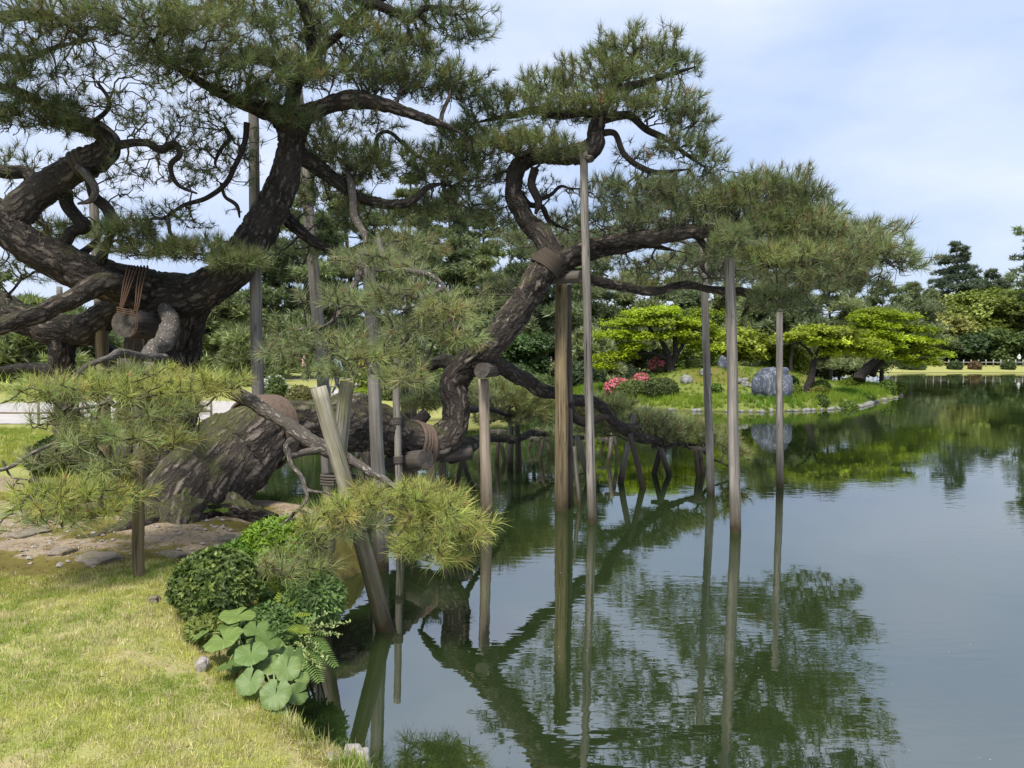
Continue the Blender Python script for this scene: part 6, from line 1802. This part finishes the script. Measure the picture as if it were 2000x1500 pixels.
# little yellow flowers among the butterbur
for i, (px, py, d) in enumerate([(500, 1316, 4.1), (515, 1322, 4.15), (545, 1318, 4.1), (475, 1308, 4.2), (452, 1330, 4.15), (570, 1330, 4.1)]):
    c = P(px, py, d)
    b = Buf()
    for k in range(5):
        a = k * 1.2566
        e = np.array([math.cos(a), -0.25, math.sin(a)]) * 0.007; s_ = np.array([-math.sin(a), 0, math.cos(a)]) * 0.003
        b.add(np.array([c, c + e * 0.6 + s_, c + e, c + e * 0.6 - s_]), [[0, 1, 2, 3]], tint=np.tile([0.75, 0.62, 0.02], (4, 1)))
    g = catmull(np.array([c, c + [0, 0.05, -0.05], [c[0], c[1] + 0.08, max(0.1, c[2] - 0.2)]]), 0.03)
    v, q, bk = tube(g, np.full(len(g), 0.0012), 4, None, False)
    b.add(v, q, tint=np.tile([0.12, 0.18, 0.04], (len(v), 1)))
    tag(b.build('buttercup', M_leaf, None, tuple(c)), 'tiny yellow buttercup flower among the butterbur leaves', 'flower', 'tiny yellow flowers at the bank')

# ------------------------------------------------------------------ grass
def clear_noise(p, s, seed):
    return fbm(np.c_[p * s, np.zeros(len(p))], seed, 3)
def grass(name, n, box, keep, protos, tints, sc, label):
    p = np.c_[rng.uniform(box[0], box[1], n), rng.uniform(box[2], box[3], n)]
    p = p[keep(p)]
    z = ground_z(p)
    m = clear_noise(p, 1.6, 301)[:, None]; m2 = clear_noise(p, 5.0, 303)[:, None]
    w = np.clip(0.5 + 1.7 * m + 0.9 * m2, 0, 1)
    t = np.array(tints[0]) * (1 - w) + np.array(tints[1]) * w
    s = rng.uniform(size=(len(p), 1)) < tints[3] * (1 + 1.5 * np.clip(m2, -0.6, 1))
    t = np.where(s, np.array(tints[2]), t) * (1 + 0.13 * rng.normal(size=(len(p), 1)))
    b = Buf()
    strew(b, protos, np.c_[p, z], np.array([0, 0, 1.0]) + rng.normal(0, 0.12, (len(p), 3)), sc * rng.uniform(0.7, 1.3, len(p)), t)
    tag(b.build(name, M_grass), label, kind='stuff')
def on_lawn(p):
    s = -sdist(POND, p)
    edge = 5.55 + 0.35 * fbm(np.c_[p * 1.1, np.zeros(len(p))], 21, 3) * -1 + 0.18 * (p[:, 0] + 3) * 0.6
    thin = clear_noise(p, 2.7, 23)
    return (s > 0.10) & (p[:, 1] < edge + rng.normal(0, 0.1, len(p))) & (rng.uniform(size=len(p)) < 0.96 - 0.85 * np.clip(thin * 1.3, 0, 1)) & (np.abs(p[:, 0]) < p[:, 1] * 0.72 + 0.2)
grass('lawn_grass', 15500, (-4.1, 0.3, 2.6, 6.1), on_lawn, GRASS, ((0.28, 0.345, 0.065), (0.50, 0.49, 0.14), (0.60, 0.52, 0.30), 0.34), 1.0, 'short lawn grass, green and straw coloured, on the near bank')
def on_rim(p):
    s = -sdist(POND, p)
    return (s > 0.02) & (s < 0.22) & (p[:, 1] < 4.4) & (clear_noise(p, 3.0, 401) > -0.05)
grass('rim_grass', 1500, (-2.0, 0.2, 2.8, 4.5), on_rim, MID_GRASS, ((0.20, 0.27, 0.05), (0.36, 0.36, 0.11), (0.45, 0.38, 0.2), 0.35), 0.7, 'longer grass hanging over the lawn edge')
def on_bank(p):
    s = -sdist(POND, p)
    return (s > 0.0) & (s < 0.9) & (clear_noise(p, 1.3, 411) > -0.15)
grass('bank_grass', 2600, (-3.9, -1.4, 8.1, 10.8), on_bank, MID_GRASS, ((0.05, 0.10, 0.02), (0.10, 0.15, 0.035), (0.16, 0.17, 0.05), 0.2), 1.0, 'dark ground cover on the bank under the lying trunk')
def sparse(p):
    s = -sdist(POND, p)
    return (s > 0.4) & (clear_noise(p, 0.9, 421) > 0.05) & (np.abs(p[:, 0]) < p[:, 1] * 0.72 + 0.2)
grass('earth_grass', 1500, (-6.0, -1.5, 5.4, 9.4), sparse, GRASS, ((0.10, 0.14, 0.03), (0.20, 0.20, 0.05), (0.34, 0.28, 0.13), 0.4), 0.9, 'sparse short grass and moss on the bare earth')
def mid(p):
    s = -sdist(POND, p)
    pth = np.ones(len(p), bool)
    return (s > 0.3) & (np.abs(p[:, 0]) < p[:, 1] * 0.72 + 0.5) & ~((p[:, 1] > 16.2) & (p[:, 1] < 26))
grass('far_lawn_grass', 6500, (-12, -2.0, 10.5, 16.4), mid, MID_GRASS, ((0.22, 0.29, 0.04), (0.32, 0.34, 0.06), (0.34, 0.32, 0.12), 0.12), 0.9, 'bright lawn grass between the pines and the pale path')
# taller grass on the island's shore
n = 9000
p = np.c_[rng.uniform(3, 21, n), rng.uniform(28.5, 46, n)]
s = sdist(ISLE, p)
p = p[(s > 0.12) & (s < 6.5) & (rng.uniform(size=n) < np.where(s < 1.7, 1.0, 0.55)) & (clear_noise(p, 0.7, 431) > -0.75)]
s = sdist(ISLE, p)
w = np.clip(0.5 + 1.2 * clear_noise(p, 0.5, 433), 0, 1)[:, None]
t = (np.array((0.11, 0.20, 0.018)) * (1 - w) + np.array((0.20, 0.27, 0.03)) * w) * (1 + 0.14 * rng.normal(size=(len(p), 1)))
b = Buf()
strew(b, TALL_GRASS, np.c_[p, isle_z(p)], np.array([0, 0, 1.0]) + rng.normal(0, 0.12, (len(p), 3)), rng.uniform(0.5, 1.0, len(p)) * np.where(s < 1.6, 1.0, 0.45), t)
tag(b.build('shore_grass', M_grass), 'fresh green grass along the island shore', kind='stuff')

# fallen needles and specks on the earth: nobody could count them
n = 2600
p = np.c_[rng.uniform(-5.5, -1.3, n), rng.uniform(5.2, 9.2, n)]
p = p[(-sdist(POND, p) > 0.35)]
b = Buf()
strew(b, [tuft(3, 0.07, 0.003, 0.0, 500 + k, False, (95, 80)) for k in range(3)], np.c_[p, ground_z(p) + 0.006], np.array([0, 0, 1.0]) + rng.normal(0, 0.1, (len(p), 3)), rng.uniform(0.6, 1.2, len(p)), np.array((0.24, 0.15, 0.07)) * (1 + 0.25 * rng.normal(size=(len(p), 1))))
tag(b.build('fallen_needles', [M_needle, M_bud, M_bark_far]), 'fallen brown needles on the bare earth', kind='stuff')
n = 420
p = np.c_[rng.uniform(-5.0, -1.2, n), rng.uniform(5.6, 8.2, n)]
p = p[(-sdist(POND, p) > 0.3)]
peb = []
for k in range(3):
    r_ = np.random.default_rng(600 + k)
    V = np.array([[1, 0, 0], [0, 1, 0], [-1, 0, 0], [0, -1, 0], [0, 0, 0.7], [0, 0, -0.5], [0.7, 0.7, 0.3], [-0.7, 0.7, 0.25]], float) * r_.uniform(0.7, 1.2, (8, 1)) * 0.018
    T = np.array([[0, 6, 4], [6, 1, 4], [1, 7, 4], [7, 2, 4], [2, 3, 4], [3, 0, 4], [0, 1, 6], [1, 2, 7], [1, 0, 5], [2, 1, 5], [3, 2, 5], [0, 3, 5]])
    peb.append((V, T, np.zeros(12, int), np.ones(8)))
b = Buf()
strew(b, peb, np.c_[p, ground_z(p) + 0.004], np.tile([0, 0, 1.0], (len(p), 1)), rng.uniform(0.4, 1.5, len(p)), 0.5)
tag(b.build('gravel', M_stone), 'small pebbles scattered over the bare earth', kind='stuff')
# floating specks
n = 110
p = np.array([G(rng.uniform(900, 2000), rng.uniform(1050, 1500), 0.0) for _ in range(n)])
b = Buf()
strew(b, [quad_cluster(1, 0.0, 0.012, 0.009, 700 + k, 0, 0, 0.05) for k in range(2)], p + [0, 0, 0.004], np.tile([0, 0, 1.0], (n, 1)), rng.uniform(0.35, 1.1, n), (0.6, 0.6, 0.55))
tag(b.build('floating_petals', M_leaf), 'tiny pale specks floating on the water', kind='stuff')

# ------------------------------------------------------------------ people in the far garden
def person(label, px, foot_py, d, h, cols, heading=0.0, stride=0.18, bag=None):
    x = (px - 1000) / F * d; y = d * FWD[1]
    z = land_z(x, y)
    skin, hair, top, low_, shoe = cols
    k = h / 1.7
    J = [((0, 0, .93), .125), ((0, .0, 1.15), .115), ((0, -.01, 1.38), .125), ((0, -.02, 1.5), .055), ((0, -.03, 1.57), .075), ((0, -.03, 1.66), .078)]
    E = [(0, 1), (1, 2), (2, 3), (3, 4), (4, 5)]
    def add(p, r, par):
        J.append((p, r)); E.append((par, len(J) - 1)); return len(J) - 1
    for s in (-1, 1):
        f = stride * s
        a = add((s * .09, 0, .86), .095, 0); a = add((s * .1, f * -.5, .48), .065, a); a = add((s * .1, f, .09), .042, a); add((s * .1, f - .14, .04), .04, a)
        a = add((s * .19, 0, 1.36), .055, 2); a = add((s * .24, f * .4, 1.1), .042, a); a = add((s * .22, f * -.7 - .12, .9), .034, a); add((s * .22, f * -.7 - .17, .83), .03, a)
    me = bpy.data.meshes.new('person')
    ca, sa = math.cos(heading), math.sin(heading)
    me.from_pydata([((p[0] * ca - p[1] * sa) * k, (p[0] * sa + p[1] * ca) * k, p[2] * k) for p, r in J], E, [])
    m = MT('clothes')
    oc = m.n('ShaderNodeTexCoord'); sx = m.n('ShaderNodeSeparateXYZ'); m.l(oc.outputs['Object'], sx.inputs[0])
    dv = m.n('ShaderNodeMath', operation='DIVIDE'); m.l(sx.outputs['Z'], dv.inputs[0]); dv.inputs[1].default_value = h
    c = m.ramp(dv.outputs[0], [(0.0, shoe), (0.06, low_), (0.535, top), (0.875, skin)])
    for nd in m.nt.nodes:
        if nd.type == 'VALTORGB': nd.color_ramp.interpolation = 'CONSTANT'
    p = m.n('ShaderNodeBsdfPrincipled'); p.inputs['Roughness'].default_value = 0.8
    m.l(c, p.inputs['Base Color'])
    me.materials.append(m.surf(p))
    o = link('person', me, None, (x, y, z))
    md = o.modifiers.new('Skin', 'SKIN')
    if not me.skin_vertices:
        pass
    for v, (q, r) in zip(me.skin_vertices[0].data, J):
        v.radius = (r * k, r * k * .85)
    me.skin_vertices[0].data[0].use_root = True
    sb = o.modifiers.new('Subdivision', 'SUBSURF'); sb.levels = 1; sb.render_levels = 2
    tag(o, label, 'person', 'people strolling in the garden')
    th = np.linspace(0, 2 * math.pi, 14, endpoint=False); ph = np.linspace(-0.5, 1.5, 7)
    hv = np.array([[math.cos(a) * math.cos(f) * .095, math.sin(a) * math.cos(f) * .105 + .012, math.sin(f) * .11 + 1.63] for f in ph for a in th]) * k
    hq = [[i * 14 + j, i * 14 + (j + 1) % 14, (i + 1) * 14 + (j + 1) % 14, (i + 1) * 14 + j] for i in range(6) for j in range(14)]
    Buf().add(hv + np.array((x, y, z)), hq).build('hair', rgb('hair', hair), o, smooth=True)
    return o, k
SK, HD = (0.45, 0.28, 0.2), (0.02, 0.015, 0.012)
person('person in a pale blue top and dark trousers walking on the footpath', 658, 783, 29.0, 1.62, (SK, HD, (0.5, 0.68, 0.82), (0.03, 0.035, 0.05), (0.6, 0.6, 0.6)), 2.6)
person('person in a yellow top half hidden behind the broad grey post', 713, 772, 31.5, 1.65, (SK, HD, (0.75, 0.55, 0.08), (0.06, 0.05, 0.05), (0.1, 0.1, 0.1)), 2.9)
person('person in a pink top beside a thick dark trunk on the far path', 594, 756, 44.0, 1.6, (SK, HD, (0.62, 0.36, 0.36), (0.06, 0.035, 0.035), (0.05, 0.05, 0.05)), 1.4)
person('person in dark clothes with a pale bag across the pond', 1076, 724, 47.5, 1.65, (SK, HD, (0.10, 0.07, 0.09), (0.02, 0.02, 0.025), (0.5, 0.5, 0.5)), 1.2)
person('person in a white top walking behind the far pale fence', 1989, 705, 97.0, 1.65, (SK, HD, (0.75, 0.8, 0.8), (0.02, 0.03, 0.05), (0.05, 0.05, 0.05)), 1.57)
